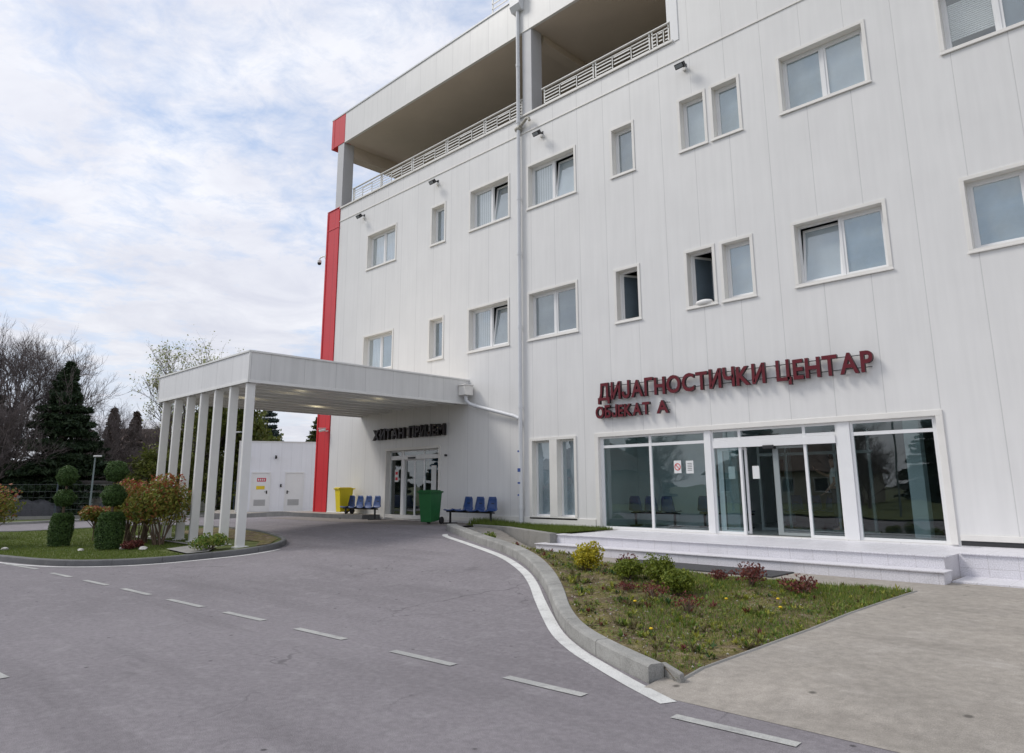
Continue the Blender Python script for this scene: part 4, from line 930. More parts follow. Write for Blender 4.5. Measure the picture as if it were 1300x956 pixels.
# ------------------------------------------------------------------ annex
ang = math.atan2(4.07-.72, -32.9+34.6)
A0 = Vector((-34.6, .72)); L_ = (Vector((-32.9, 4.07))-A0).length+1.2
t = thing('annex', (A0.x, A0.y, 0), 'low white panel clad annex with two service doors beside the red corner', 'building', rz=ang)
zb, zt = .42, 3.88
mb = MB(); mb.box(0, L_, 0, 5, zb-.4, zt); mb.build('wall', panel_mat('annex_panel', (.84, .85, .89), off=0, pitch=.5, var=.03), t)
mb = MB(); mb.box(-.03, L_, -.03, 5.03, zt+.002, zt+.06); mb.box(-.02, .05, -.02, .03, zb, zt); mb.box(0, L_, -.012, -.001, zb, zb+.08); mb.build('edge_trim', M_WHITEM, t)
def adoor(x, signs):
    mb = MB(); mb.box(x-.06, x, -.05, 0, zb, zb+1.93); mb.box(x+.80, x+.86, -.05, 0, zb, zb+1.93); mb.box(x-.06, x+.86, -.05, 0, zb+1.931, zb+2.0); mb.box(x, x+.8, -.02, -.003, zb+.02, zb+1.93); d = mb.build('service_door', M_WHITE, t, bevel=.003)
    mb = MB()
    for k in range(6): mb.box(x+.12, x+.66, -.032, -.021, zb+.36+k*.05, zb+.39+k*.05)
    mb.build('vent', mat('vent_grey', (.33, .33, .33), .5), d)
    hx = x+.70 if signs else x+.08
    mb = MB(); mb.box(hx-.03, hx+.03, -.03, -.021, zb+.92, zb+1.08); mb.tube([(hx, -.025, zb+1.02), (hx, -.07, zb+1.02), (hx+(-.1 if signs else .1), -.07, zb+1.02)], .012, 6); mb.build('handle', M_STEEL, d)
    if signs:
        mb = MB(); mb.box(x+.22, x+.64, -.025, -.021, zb+1.52, zb+1.70); mb.build('red_sign', mat('red_sign', (.55, .02, .06), .5), d)
        mb = MB(); 
        for k in range(4): mb.box(x+.26+k*.09, x+.31+k*.09, -.028, -.0252, zb+1.56, zb+1.66)
        mb.build('sign_print', M_PAPER, d)
        mb = MB(); mb.box(x+.20, x+.60, -.025, -.021, zb+1.14, zb+1.31); mb.build('yellow_sign', mat('yellow_sign', (.75, .55, .02), .5), d)
adoor(.70, True); adoor(2.30, False)
mb = MB(); mb.box(2.02, 2.10, -.06, 0, zb+1.25, zb+1.40); mb.build('key_box', M_BLACK, t, bevel=.01)
for q, lab in ((1.75, 'small dark camera high on the middle of the annex wall'), (.45, 'small dark camera at the left end of the annex wall')):
    p = Vector((A0.x, A0.y))+Vector((math.cos(ang), math.sin(ang)))*q; bullet_cam((p.x, p.y, 3.15), lab, ang, M_BLACK)
mb = MB(); mb.box(.4, 3.4, -.95, -.03, zb-.3, zb-.02); mb.box(1.9, 3.2, -.8, -.031, zb-.019, zb+.05); mb.build('door_step', M_CONC, t, bevel=.01)

# ------------------------------------------------------------------ benches
def seat_shell(x, y, z, back=True):
    mb = MB(); prof = [(-.20, .0), (-.14, .02), (.0, -.005), (.12, .0), (.165, .03)]
    if back: prof += [(.185, .12), (.20, .22), (.215, .34), (.205, .40)]
    n = 6; th = .014; rows = []
    for i, (py, pz) in enumerate(prof):
        row = []
        for k in range(n+1):
            u = k/n*2-1; hw = .215 if i < 5 else .205-.02*(i-5)
            ed = abs(u)**3; row.append((x+u*hw*(1-.08*(i in (0, len(prof)-1))), y+py-(.03*ed if i > 4 else 0), z+pz+(.02*ed if i <= 4 else 0)))
        rows.append(row)
    b = len(mb.v)
    for r_ in rows: mb.v += r_
    for i in range(len(rows)-1):
        for k in range(n): mb.f.append((b+i*(n+1)+k, b+i*(n+1)+k+1, b+(i+1)*(n+1)+k+1, b+(i+1)*(n+1)+k)); mb.mi.append(0)
    return mb
def bench(loc, label, nseat, noback=(), rz=0.0, pitch=.51):
    t = thing('seat_bench', loc, label, 'bench', 'blue bench rows by the emergency doors', rz); Ln = nseat*pitch
    for k in range(nseat):
        x = -Ln/2+pitch*(k+.5)
        o = seat_shell(x, 0, .40, k not in noback).build('seat', M_BLUE, t, smooth='all', fix=False); md = o.modifiers.new('thick', 'SOLIDIFY'); md.thickness = .016
        if k not in noback:
            mb = MB(); mb.box(x-.06, x+.06, .19, .203, .60, .625); mb.build('seat_slot', M_BLACK, o)
    mb = MB(); mb.box(-Ln/2, Ln/2, -.03, .03, .335, .375); 
    for k in range(nseat): x = -Ln/2+pitch*(k+.5); mb.box(x-.10, x-.075, -.13, .13, .376, .392); mb.box(x+.075, x+.10, -.13, .13, .376, .392)
    mb.build('beam', M_STEEL, t)
    for x in (-Ln/2+.16, Ln/2-.14):
        mb = MB(); mb.box(x-.025, x+.025, -.025, .025, .03, .334); mb.box(x-.03, x+.03, -.26, .26, 0, .03); mb.build('leg', M_STEEL, t, bevel=.004)
    return t
bench((-21.75, -.62, .552), 'blue four seat bench left of the emergency sliding doors, next to the yellow bin', 4, pitch=.53)
bench((-15.98, -.62, .552), 'blue bench right of the green bin with its leftmost backrest missing', 4, (0,), pitch=.52)

# ------------------------------------------------------------------ wheelie bins
def bin_(loc, label, m, rz, s=1.0):
    t = thing('wheelie_bin', loc, label, 'bin', None, rz)
    mb = MB(); mb.prism([(-.20, .06), (.20, .10), (.26, .86), (-.27, .86)], -.21, .21, 'x')
    for i, v in enumerate(mb.v):
        k = (v[2]-.06)/.8; mb.v[i] = (v[0]*(.86+.17*k), v[1], v[2])
    mb.build('body', m, t, bevel=.02)
    mb = MB(); mb.box(-.235, .235, -.30, .275, .845, .87); mb.build('rim', m, t, bevel=.008)
    mb = MB(); mb.box(-.245, .245, -.315, .25, .872, .90); mb.box(-.21, .21, -.27, .20, .90, .925); mb.build('lid', m, t, bevel=.014)
    mb = MB(); mb.tube([(-.20, .27, .85), (-.20, .33, .88), (.20, .33, .88), (.20, .27, .85)], .014, 8); mb.build('handle', m, t)
    for x in (-.24, .20):
        mb = MB(); mb.tube([(x, .23, .10), (x+.045, .23, .10)], .10, 18); mb.build('wheel', M_BLACK, t, bevel=.008)
    t.scale = (s, s, s); return t
bin_((-17.05, -1.25, .552), 'green wheelie bin in front of the emergency sliding doors', M_GREENP, .25, 1.08)
bin_((-23.0, -.50, .702), 'yellow wheelie bin on the raised pavement beside the red corner', M_YELLOWP, -.12, 1.02)

# ------------------------------------------------------------------ person in the lobby
M_SKIN = mat('skin', (.42, .25, .18), .5); M_SHIRT = mat('shirt', (.72, .72, .70), .8); M_TROUS = mat('trousers', (.03, .035, .05), .8); M_HAIR = mat('hair', (.03, .022, .018), .6)
def skin(name, verts, edges, rad, m, par, root=0):
    me = bpy.data.meshes.new(name); me.from_pydata(verts, edges, []); me.materials.append(m); o = bpy.data.objects.new(name, me); C.objects.link(o); o.parent = par
    o.modifiers.new('skin', 'SKIN'); 
    bm = bmesh.new(); bm.from_mesh(me); ly = bm.verts.layers.skin.verify(); bm.verts.ensure_lookup_table()
    for i, v in enumerate(bm.verts):
        r_ = rad[i]; v[ly].radius = r_ if isinstance(r_, tuple) else (r_, r_); v[ly].use_root = (i == root)
    bm.to_mesh(me); bm.free(); md = o.modifiers.new('sub', 'SUBSURF'); md.levels = 2; md.render_levels = 2
    return o
P = thing('person', (-6.52, 2.45, .57), 'person in a white shirt and dark trousers behind the glass with one arm raised', 'person', rz=R(-75))
# facing local -Y ; x to the person's left
bv = [(0, 0, .95), (0, .0, 1.15), (0, .01, 1.38), (0, -.0, 1.50), (0, -.02, 1.60), (0, -.03, 1.70),
      (-.19, 0, 1.42), (-.26, -.16, 1.28), (-.24, -.36, 1.38), (-.23, -.44, 1.45),
      (.19, 0, 1.42), (.25, .02, 1.14), (.22, -.16, .96), (.19, -.22, .90),
      (-.10, 0, .90), (-.11, -.02, .50), (-.11, .03, .08), (-.11, -.14, .03),
      (.10, 0, .90), (.11, -.02, .50), (.11, .03, .08), (.11, -.14, .03)]
be = [(0, 1), (1, 2), (2, 3), (3, 4), (4, 5), (2, 6), (6, 7), (7, 8), (8, 9), (2, 10), (10, 11), (11, 12), (12, 13), (0, 14), (14, 15), (15, 16), (16, 17), (0, 18), (18, 19), (19, 20), (20, 21)]
br_ = [(.15, .10), (.14, .10), (.15, .10), .055, (.075, .09), (.07, .085), .055, .045, .03, .026, .055, .045, .03, .026, .085, .06, .045, .035, .085, .06, .045, .035]
skin('body', bv, be, br_, M_SKIN, P)
skin('shirt', [bv[0], bv[1], bv[2], (0, .01, 1.44), bv[6], (-.235, -.10, 1.34), bv[10], (.235, .01, 1.24)], [(0, 1), (1, 2), (2, 3), (2, 4), (4, 5), (2, 6), (6, 7)], [(.185, .135), (.17, .125), (.18, .125), .08, .075, .068, .075, .068], M_SHIRT, P)
skin('trousers', [bv[0], bv[14], bv[15], (-.11, .02, .12), bv[18], bv[19], (.11, .02, .12)], [(0, 1), (1, 2), (2, 3), (0, 4), (4, 5), (5, 6)], [(.17, .12), .105, .085, .07, .105, .085, .07], M_TROUS, P)
mb = MB(); mb.lathe([(.085, 1.68), (.10, 1.72), (.098, 1.77), (.07, 1.82), (.01, 1.84)], 0, -.01, 14); mb.build('hair', M_HAIR, P, smooth='all')
for sx, hand in ((-1, (-.23, -.46, 1.46)), (1, (.19, -.24, .885))):
    for k in range(4):
        a = Vector(hand); d = Vector((0, -.4, .8)) if sx < 0 else Vector((0, -.7, -.5)); d.normalize(); s0 = a+Vector((-.03+.02*k, 0, 0)); 
        skin('finger', [tuple(s0), tuple(s0+d*.045), tuple(s0+d*.08+Vector((0, -.012, 0)))], [(0, 1), (1, 2)], [.010, .009, .007], M_SKIN, P)
    a = Vector(hand); skin('thumb', [tuple(a+Vector((.03*-sx, 0, -.01))), tuple(a+Vector((.06*-sx, -.02, .01)))], [(0, 1)], [.011, .009], M_SKIN, P)
# benches inside the lobby
def lobby_bench(loc, label, n, rz):
    t = bench(loc, label, n, (), rz); t['group'] = 'blue seats inside the lobby'; return t
lobby_bench((-11.0, 1.6, .572), 'blue seat row standing behind the leftmost shopfront pane', 3, R(180))
lobby_bench((-9.35, 2.4, .572), 'blue seat row standing behind the second shopfront pane from the left', 3, R(180))
lobby_bench((-8.0, 4.6, .572), 'blue seat row deep in the lobby behind the open doorway', 3, 0)
# ------------------------------------------------------------------ foliage helpers
def leaf_quads(cent, size, nrm=None, asp=.5, jitter=1.0):
    """one pointed leaf (4 corners) at every centre"""
    n = len(cent); cent = np.asarray(cent)
    d = rng.normal(size=(n, 3)); d /= np.linalg.norm(d, axis=1, keepdims=True)
    if nrm is not None: d = d*jitter+nrm; d /= np.linalg.norm(d, axis=1, keepdims=True)
    r_ = rng.normal(size=(n, 3)); u = np.cross(d, r_); u /= np.linalg.norm(u, axis=1, keepdims=True); q = np.cross(d, u)
    s = (np.asarray(size)*rng.uniform(.6, 1.3, n))[:, None]
    v = np.stack([cent-u*s, cent+q*s*asp, cent+u*s, cent-q*s*asp], 1); return v.reshape(-1, 3)
def blades(cent, h, lean=.35, wdt=.012):
    n = len(cent); cent = np.asarray(cent); a = rng.uniform(0, 2*PI, n); hh = h*rng.uniform(.4, 1.2, n)
    side = np.stack([np.cos(a), np.sin(a), np.zeros(n)], 1)*np.asarray(wdt)
    b = rng.uniform(0, 2*PI, n); l = rng.uniform(0, lean, n); tip = cent+np.stack([np.cos(b)*l*hh, np.sin(b)*l*hh, hh], 1)
    return np.stack([cent-side, cent+side, tip], 1).reshape(-1, 3)
def scatter(poly, n, zf, edge=None):
    xs = [p[0] for p in poly]; ys = [p[1] for p in poly]; X = rng.uniform(min(xs), max(xs), n); Y = rng.uniform(min(ys), max(ys), n); k = pip(X, Y, poly); X = X[k]; Y = Y[k]
    return X, Y
def ball_points(n, c, r, sq=1.0, rough=.1, shell=.35):
    d = rng.normal(size=(n, 3)); d /= np.linalg.norm(d, axis=1, keepdims=True)
    ph = np.sin(d[:, 0]*7+c[0])*np.cos(d[:, 1]*6+c[1]*3)+np.sin(d[:, 2]*8+c[2])
    rr = (1-shell*rng.uniform(0, 1, n)**2)*(1+rough*.5*ph); p = d*rr[:, None]*np.array([r, r, r*sq]); return p+np.array(c), d
G_THUJA = ramp_leaf('clipped_green', [(.035, .075, .022), (.062, .115, .03), (.095, .16, .042), (.05, .095, .027)])
G_LIME = ramp_leaf('lime_green', [(.09, .13, .018), (.15, .19, .022), (.21, .24, .03)])
G_GRASS = ramp_leaf('grass_blades', [(.09, .14, .025), (.13, .185, .032), (.17, .20, .045), (.11, .16, .025)])
G_DRY = ramp_leaf('dry_grass', [(.20, .16, .08), (.15, .12, .06), (.10, .11, .03), (.24, .20, .11)])
G_WEED = ramp_leaf('weeds', [(.07, .14, .025), (.13, .22, .035), (.21, .25, .045), (.24, .22, .06)])
G_YEL = ramp_leaf('yellow_leaves', [(.48, .40, .02), (.38, .34, .03), (.55, .45, .03), (.16, .20, .03)])
G_REDL = ramp_leaf('dark_red_leaves', [(.13, .035, .032), (.20, .05, .04), (.09, .03, .03), (.25, .10, .06)])
G_PHOT = ramp_leaf('red_green_leaves', [(.08, .12, .022), (.14, .18, .03), (.22, .23, .04), (.28, .25, .05), (.20, .20, .04), (.28, .11, .04)])
G_PHOTR = ramp_leaf('red_shoots', [(.34, .07, .05), (.36, .14, .06), (.26, .05, .04), (.30, .20, .05)])
G_SPR = ramp_leaf('dark_conifer', [(.016, .032, .015), (.026, .048, .021), (.042, .066, .027), (.018, .036, .017)], trans=.1)
G_BLUES = ramp_leaf('blue_spruce', [(.030, .050, .045), (.045, .068, .060), (.065, .09, .08), (.025, .04, .036)], trans=.1)
G_OLIVE = ramp_leaf('olive_conifer', [(.05, .07, .015), (.08, .10, .02), (.035, .05, .012)], trans=.15)
G_BUD = ramp_leaf('spring_buds', [(.26, .30, .08), (.34, .36, .11), (.20, .25, .07), (.40, .39, .17)], trans=.4)
G_HEDGE = ramp_leaf('spring_hedge', [(.10, .13, .02), (.15, .17, .03), (.07, .09, .02), (.19, .18, .05)], trans=.3)
G_BROWN = ramp_leaf('brown_conifer', [(.07, .05, .035), (.10, .065, .05), (.05, .045, .03), (.13, .09, .07)], trans=.1)
STEM = mat('stem', (.13, .09, .06), .85, var=.2, vscale=8)

def topiary(loc, label, h0, r0, b1, b2, first=False):
    t = thing('topiary', loc, label, 'topiary')
    x = y = 0
    # clipped barrel
    n = 9000; a = rng.uniform(0, 2*PI, n); zz_ = rng.uniform(.03, 1, n)*h0; cap_ = rng.uniform(0, 1, n) < .25
    rr = np.where(cap_, r0*np.sqrt(rng.uniform(0, 1, n)), r0*(1-.22*rng.uniform(0, 1, n)**2)); zz_ = np.where(cap_, h0*(1-.16*(rr/r0)**3), zz_); rr = np.where(cap_, rr, rr*(1-.22*(zz_/h0)**7)*(1-.10*(1-zz_/h0)**3))
    rr = rr*(1+.06*np.sin(a*3+zz_*5)+.04*np.sin(a*8+zz_*9)+.03*rng.normal(size=n))*(.93+.07*np.sin(np.clip(zz_/h0, 0, 1)*PI))
    p = np.stack([rr*np.cos(a), rr*np.sin(a), zz_], 1); nm = np.where(cap_[:, None], np.array([[0, 0, 1.0]]), np.stack([np.cos(a), np.sin(a), 0*a], 1))
    np_mesh('clipped_base', leaf_quads(p, .028, nm, .45, .9), 4, G_THUJA, t)
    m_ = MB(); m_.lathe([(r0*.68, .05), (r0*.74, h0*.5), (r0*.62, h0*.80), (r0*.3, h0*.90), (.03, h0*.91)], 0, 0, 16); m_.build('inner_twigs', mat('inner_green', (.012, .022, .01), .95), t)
    m_ = MB(); m_.tube([(0, 0, 0), (.01, 0, b1[0]), (0, .01, b2[0])], [.04, .03, .022], 8); m_.build('trunk', STEM, t)
    for (zc, r_, sq, pt) in (b1, b2):
        p, d = ball_points(6500, (0, 0, zc), r_, sq, .13, .22); p = (p-np.array([0, 0, zc]))*(1+.035*rng.normal(size=(len(p), 1)))+np.array([0, 0, zc])
        if pt: k = p[:, 2] > zc; p[k, 2] += (1-np.hypot(p[k, 0], p[k, 1])/r_).clip(0, 1)*r_*.28
        np_mesh('clipped_ball', leaf_quads(p, .026, d, .45, .9), 4, G_THUJA, t)
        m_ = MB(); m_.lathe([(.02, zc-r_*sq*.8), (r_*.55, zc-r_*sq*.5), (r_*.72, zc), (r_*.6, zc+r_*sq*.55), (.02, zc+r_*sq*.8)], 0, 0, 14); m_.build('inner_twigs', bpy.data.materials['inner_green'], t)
    return t
topiary((-20.44, -8.96, z_isl(-20.44, -8.96)), 'nearer topiary of two clipped balls over a tall squared barrel', 0.92, .325, (1.34, .285, .92, False), (1.96, .265, .98, False))
topiary((-22.75, -9.50, z_isl(-22.75, -9.50)), 'farther left topiary with a pointed top ball over a short barrel', 0.88, .29, (1.29, .255, .86, False), (1.87, .255, .9, True))

def shrub(name, loc, label, cat, r, h, n, m, leaf, stems=8, base=.2, group=None, m2=None, lobes=5, spread=.75, asp=.5):
    t = thing(name, loc, label, cat, group)
    pts = []; nr = []; mi = []
    st = MB()
    for k in range(lobes):
        a = 2*PI*k/lobes+rng.uniform(-.4, .4); q = r*spread*rng.uniform(.35, .8) if lobes > 1 else 0; c = (q*math.cos(a), q*math.sin(a), base+(h-base)*rng.uniform(.42, .66))
        rr = r*rng.uniform(.45, .62) if lobes > 1 else r; p, d = ball_points(n//lobes, c, rr, ((h-base)/2.0)/rr*rng.uniform(.75, .95), .25, .75); pts.append(p); nr.append(d)
    p = np.concatenate(pts); d = np.concatenate(nr); k = p[:, 2] > base*.5; p = p[k]; d = d[k]
    mi = None
    if m2 is not None: mi = (rng.uniform(0, 1, len(p)) < np.clip(((p[:, 2]-base)/(h-base)-.62)*1.6, .04, .75)).astype(int)
    for k in range(stems):
        i = rng.integers(len(p)); e = p[i]; a = rng.uniform(0, 2*PI); s = (rng.uniform(0, r*.25)*math.cos(a), rng.uniform(0, r*.25)*math.sin(a), 0)
        midp = ((s[0]+e[0])/2*.8, (s[1]+e[1])/2*.8, e[2]*.55); st.tube([s, midp, tuple(e)], [.012+.01*h/2, .009+.006*h/2, .003], 5, False)
    st.build('stems', STEM, t, fix=False)
    np_mesh('foliage', leaf_quads(p, leaf, d, asp, 1.2), 4, [m, m2] if m2 else m, t, mi)
    return t
PG = 'red and green leaved shrubs on the island'
for x, y, r_, h_, lab in ((-20.0, -7.88, .72, 1.68, 'tall red and green shrub standing against the canopy columns'), (-20.95, -8.0, .66, 1.55, 'middle one of the red and green shrubs right of the nearer topiary'), (-22.0, -8.0, .68, 1.65, 'red and green shrub directly behind the right side of the nearer topiary'), (-23.7, -8.35, .5, .95, 'orange red shrub partly hidden behind the nearer topiary'),
                        (-24.3, -11.1, .85, 1.55, 'red and green shrub at the left edge of the picture'), (-28.6, -10.6, .9, 1.45, 'low pinkish red shrub far back at the left edge')):
    shrub('leafy_shrub', (x, y, z_isl(x, y)), lab, 'shrub', r_, h_, 3900, G_PHOT, .052, 16, .5, PG, G_PHOTR, 7)
for x, y, r_, h_, m_, lab, nm in ((-17.15, -7.75, .42, .36, G_WEED, 'low bright green weed clump beside the nearest canopy column', 'low_weed'), (-19.75, -8.62, .26, .22, G_REDL, 'small dry reddish tuft right of the nearer topiary', 'low_tuft')):
    shrub(nm, (x, y, z_isl(x, y)), lab, 'plant', r_, h_, 1500, m_, .035, 6, .02, None, None, 4)
# island grass, stones
ISp = offset_closed(IS, .16)
X, Y = scatter([p for p in ISp], 150000, z_isl)
dcam = np.hypot(X, Y+15); k = (rng.uniform(0, 1, len(X)) < np.clip(1.2-(dcam-18)/18, .25, 1)) & ~((Y > -6.6) & (X > -23)) & ~((X > -18.6) & (Y > -8.4)); X = X[k]; Y = Y[k]
Z = np.array([z_isl(a, b) for a, b in zip(X, Y)])
o = np_mesh('grass', blades(np.stack([X, Y, Z], 1), .045, .7, .007), 3, G_GRASS); tag(o, kind='stuff')
def stone(loc, s, lab):
    m_ = MB(); n = 7
    m_.lathe([(s*.5, -.02), (s, s*.12), (s*.85, s*.45), (s*.3, s*.62)], 0, 0, n)
    for i, v in enumerate(m_.v): q = 1+.25*math.sin(i*2.3+loc[0]*5); m_.v[i] = (v[0]*q, v[1]*q*.75, v[2])
    o = m_.build('pale_stone', bpy.data.materials.get('pale_stone') or mat('pale_stone', (.50, .48, .45), .8, var=.15, vscale=8), bevel=.01); o.location = loc; tag(o, lab, 'stone', 'pale stones round the topiaries'); return o
for i, (x, y, s, lab) in enumerate(((-20.75, -9.50, .10, 'small white stone left of the base of the nearer topiary'), (-19.95, -8.75, .13, 'flat white stone between the nearer topiary and the reddish tuft'), (-19.3, -8.5, .14, 'pale stone right of the small reddish tuft'),
                        (-22.6, -10.75, .12, 'pale stone at the front foot of the farther topiary'), (-23.4, -10.95, .14, 'pale stone left of the farther topiary'))):
    stone((x, y, z_isl(x, y)), s, lab)
# grass strip above the retaining wall
gsp = [(-15.9, -.06), (-15.9, -.75), (-15.25, -.95), (-13.85, -1.12), (-11.15, -2.3), (-11.15, -.06)]
X, Y = scatter(gsp, 26000, None); Z = np.full(len(X), .56)
hh = .10+.10*np.exp(-((X+15.6)/1.0)**2)
o = np_mesh('grass', blades(np.stack([X, Y, Z], 1), hh, .55, .006), 3, G_GRASS); tag(o, kind='stuff')
# garden bed: patchy weeds, dry stems, pebbles, dandelions
gpi = [p for p in offset(KIg, .04)]+[(p[0]-.06, p[1]) for p in PE]
X, Y = scatter(gpi, 90000, None)
f = np.sin(X*1.9+Y*1.1)+np.sin(X*.9-Y*2.3+1)+.7*np.sin(X*4.1+Y*3.7)
right = ((X+7.6)*.5+(Y+6.0)*.55)
dens = np.clip(.0+.22*f+.36*right, .0, .9); k = rng.uniform(0, 1, len(X)) < dens; X = X[k]; Y = Y[k]; dn = dens[k]
Z = np.array([z_gard(a, b) for a, b in zip(X, Y)])
o = np_mesh('grass', blades(np.stack([X, Y, Z], 1), .03+.055*dn, .9, .0055), 3, G_WEED); tag(o, kind='stuff')
X, Y = scatter(gpi, 26000, None); k = rng.uniform(0, 1, len(X)) < .5; X = X[k]; Y = Y[k]; Z = np.array([z_gard(a, b) for a, b in zip(X, Y)])+.008
o = np_mesh('dry_stems', blades(np.stack([X, Y, Z], 1), .045, 2.2, .004), 3, G_DRY); tag(o, kind='stuff')
X, Y = scatter(gpi, 9000, None); k = rng.uniform(0, 1, len(X)) < np.clip(.4+.5*np.sin(X*3.3+1)*np.sin(Y*3.9), .08, 1); X = X[k]; Y = Y[k]; Z = np.array([z_gard(a, b) for a, b in zip(X, Y)])+.012
cl = np.stack([X, Y, Z], 1)
o = np_mesh('ground_cover', leaf_quads(np.repeat(cl, 3, 0)+rng.normal(size=(len(cl)*3, 3))*[.03, .03, .008], .017, np.array([[0, 0, 1.0]]), .5, .6), 4, G_WEED); tag(o, kind='stuff')
# rosettes and tufts of many weeds
WM = [G_WEED, ramp_leaf('moss_green', [(.27, .30, .045), (.36, .34, .06), (.20, .25, .04)]), ramp_leaf('deep_weed', [(.04, .09, .025), (.06, .12, .03)]), G_DRY, G_REDL]
X, Y = scatter(gpi, 11000, None); f = np.sin(X*4.3+Y*2.2)*np.sin(Y*5.1-X*1.9)+.6*np.sin(X*9.1+2)*np.sin(Y*8.3); k = rng.uniform(0, 1, len(X)) < np.clip(.22+.55*f, .03, .9); X = X[k]; Y = Y[k]; LV = []; MI = []  # leaf rosettes
for a, b in zip(X, Y):
    q = int(rng.choice(5, p=[.30, .34, .08, .23, .05])); n_ = int(rng.integers(8, 20)); hh = float(rng.uniform(.018, .045)+.05*rng.uniform()**4); zc = z_gard(a, b); an = rng.uniform(0, 2*PI, n_); tl = rng.uniform(.3, 1.1, n_)
    c = np.stack([a+np.cos(an)*hh*tl*.6, b+np.sin(an)*hh*tl*.6, zc+hh*(1.15-tl)*.8], 1); u = np.stack([np.cos(an)*tl, np.sin(an)*tl, 1.2-tl], 1); u /= np.linalg.norm(u, axis=1, keepdims=True)
    s = np.stack([-np.sin(an), np.cos(an), 0*an], 1)*hh*.17; L2 = u*hh*.55; LV.append(np.stack([c-L2, c+s, c+L2, c-s], 1).reshape(-1, 3)); MI += [q]*n_
o = np_mesh('weeds', np.concatenate(LV), 4, WM, None, MI); tag(o, kind='stuff')
X, Y = scatter(gpi, 1500, None); Z = np.array([z_gard(a, b) for a, b in zip(X, Y)])+.006
M_PEB = ramp_leaf('pebbles', [(.30, .26, .22), (.42, .40, .37), (.20, .16, .12), (.5, .48, .45)], .9, 0.0)
pv = []
for a, b, c_ in zip(X, Y, Z):
    s = rng.uniform(.006, .02); an = rng.uniform(0, PI); q = [(a+s*math.cos(an+i*PI/2), b+s*math.sin(an+i*PI/2)*.7, c_) for i in range(4)]; tp = (a, b, c_+s*.8)
    for i in range(4): pv += [q[i], q[(i+1) % 4], tp, tp]
pv = np.array(pv)
o = np_mesh('gravel', pv.reshape(-1, 4, 3)[:, :3].reshape(-1, 3), 3, M_PEB); tag(o, kind='stuff')
M_DAN = mat('yellow_flower', (.75, .50, .01), .6)
def dandelion(x, y, lab, first=[None]):
    z = z_gard(x, y)
    if first[0]: return dup(first[0], (x, y, z), x*3, lab)
    t = thing('dandelion', (x, y, z), lab, 'flower', 'dandelions in the garden bed')
    m_ = MB(); m_.lathe([(.006, .055), (.022, .066), (.018, .076), (.004, .080)], 0, 0, 10); m_.build('flower_head', M_DAN, t, smooth='all')
    m_ = MB(); m_.tube([(0, 0, 0), (0, 0, .056)], .003, 5); m_.build('stalk', G_WEED, t)
    a = np.linspace(0, 2*PI, 9)[:-1]; c = np.stack([np.cos(a)*.045, np.sin(a)*.045, 0*a+.008], 1); np_mesh('leaves', leaf_quads(c, .03, np.array([[0, 0, 1.0]]), .4, .25), 4, G_WEED, t); first[0] = t; return t
for x, y, lab in ((-4.52, -8.35, 'single yellow dandelion near the pointed front end of the bed'), (-5.35, -7.45, 'yellow dandelion in the middle of the bare soil below the red seedlings'), (-4.75, -6.3, 'yellow dandelion in the grass below the red shrub'), (-4.2, -6.0, 'yellow dandelion near the right edge of the bed'), (-3.9, -6.6, 'yellow dandelion low on the right edge of the bed by the path')): dandelion(x, y, lab)
def gz(x, y): return z_gard(x, y)
GS = [('yellow_shrub', -7.55, -5.62, .30, .44, 1900, G_YEL, .026, 'round bright yellow shrub near the lower steps', 'shrub', None),
 ('green_shrub', -6.50, -5.98, .28, .30, 2400, G_LIME, .022, 'small round green shrub between the yellow shrub and the double green shrub', 'shrub', None),
 ('green_shrub', -5.98, -5.90, .28, .38, 2400, G_LIME, .022, 'left and lighter half of the pair of green shrubs in the bed', 'shrub', None),
 ('green_shrub', -5.56, -6.15, .29, .34, 2600, G_LIME, .022, 'right and darker half of the pair of green shrubs in the bed', 'shrub', None),
 ('red_shrub', -4.95, -5.20, .25, .32, 460, G_REDL, .024, 'dark red shrub at the back of the bed in front of the mat', 'shrub', 1),
 ('red_shrub', -4.32, -5.02, .26, .24, 380, G_REDL, .024, 'low reddish brown shrub right of the dark red one', 'shrub', 1),
 ('red_shrub', -5.62, -4.85, .18, .20, 260, G_REDL, .022, 'thin reddish seedling at the back edge left of the dark red shrub', 'shrub', 1),
 ('red_shrub', -7.95, -5.15, .16, .30, 220, G_REDL, .022, 'sparse dark red sprig just left of the yellow shrub', 'shrub', 1),
 ('red_shrub', -7.15, -5.12, .20, .30, 280, G_REDL, .022, 'sparse dark red sprig just right of the yellow shrub', 'shrub', 1),
 ('red_shrub', -6.05, -6.62, .18, .14, 200, G_REDL, .02, 'low red seedling patch in front of the round green shrub', 'shrub', 1),
 ('red_shrub', -5.55, -6.75, .20, .20, 190, G_REDL, .02, 'low red seedling patch in front of the paired green shrubs', 'shrub', 1),
 ('red_shrub', -4.85, -7.05, .24, .22, 170, G_REDL, .02, 'thin dark red seedlings on the bare soil in the middle of the bed', 'shrub', 1)]
for nm, x, y, r_, h_, n_, m_, lf, lab, cat, sp in GS:
    shrub(nm, (x, y, gz(x, y)-.01), lab, cat, r_, h_, n_, m_, lf, 9 if sp else 8, .03, 'small shrubs in the garden bed', None, 5 if not sp else 6, .9 if sp else .6)
shrub('low_weed', (-12.9, -2.75, z_path(-12.9, -2.75)), 'small weed growing behind the kerb tip beside the dwarf wall', 'plant', .22, .22, 500, G_WEED, .03, 5, .02, None, None, 3)
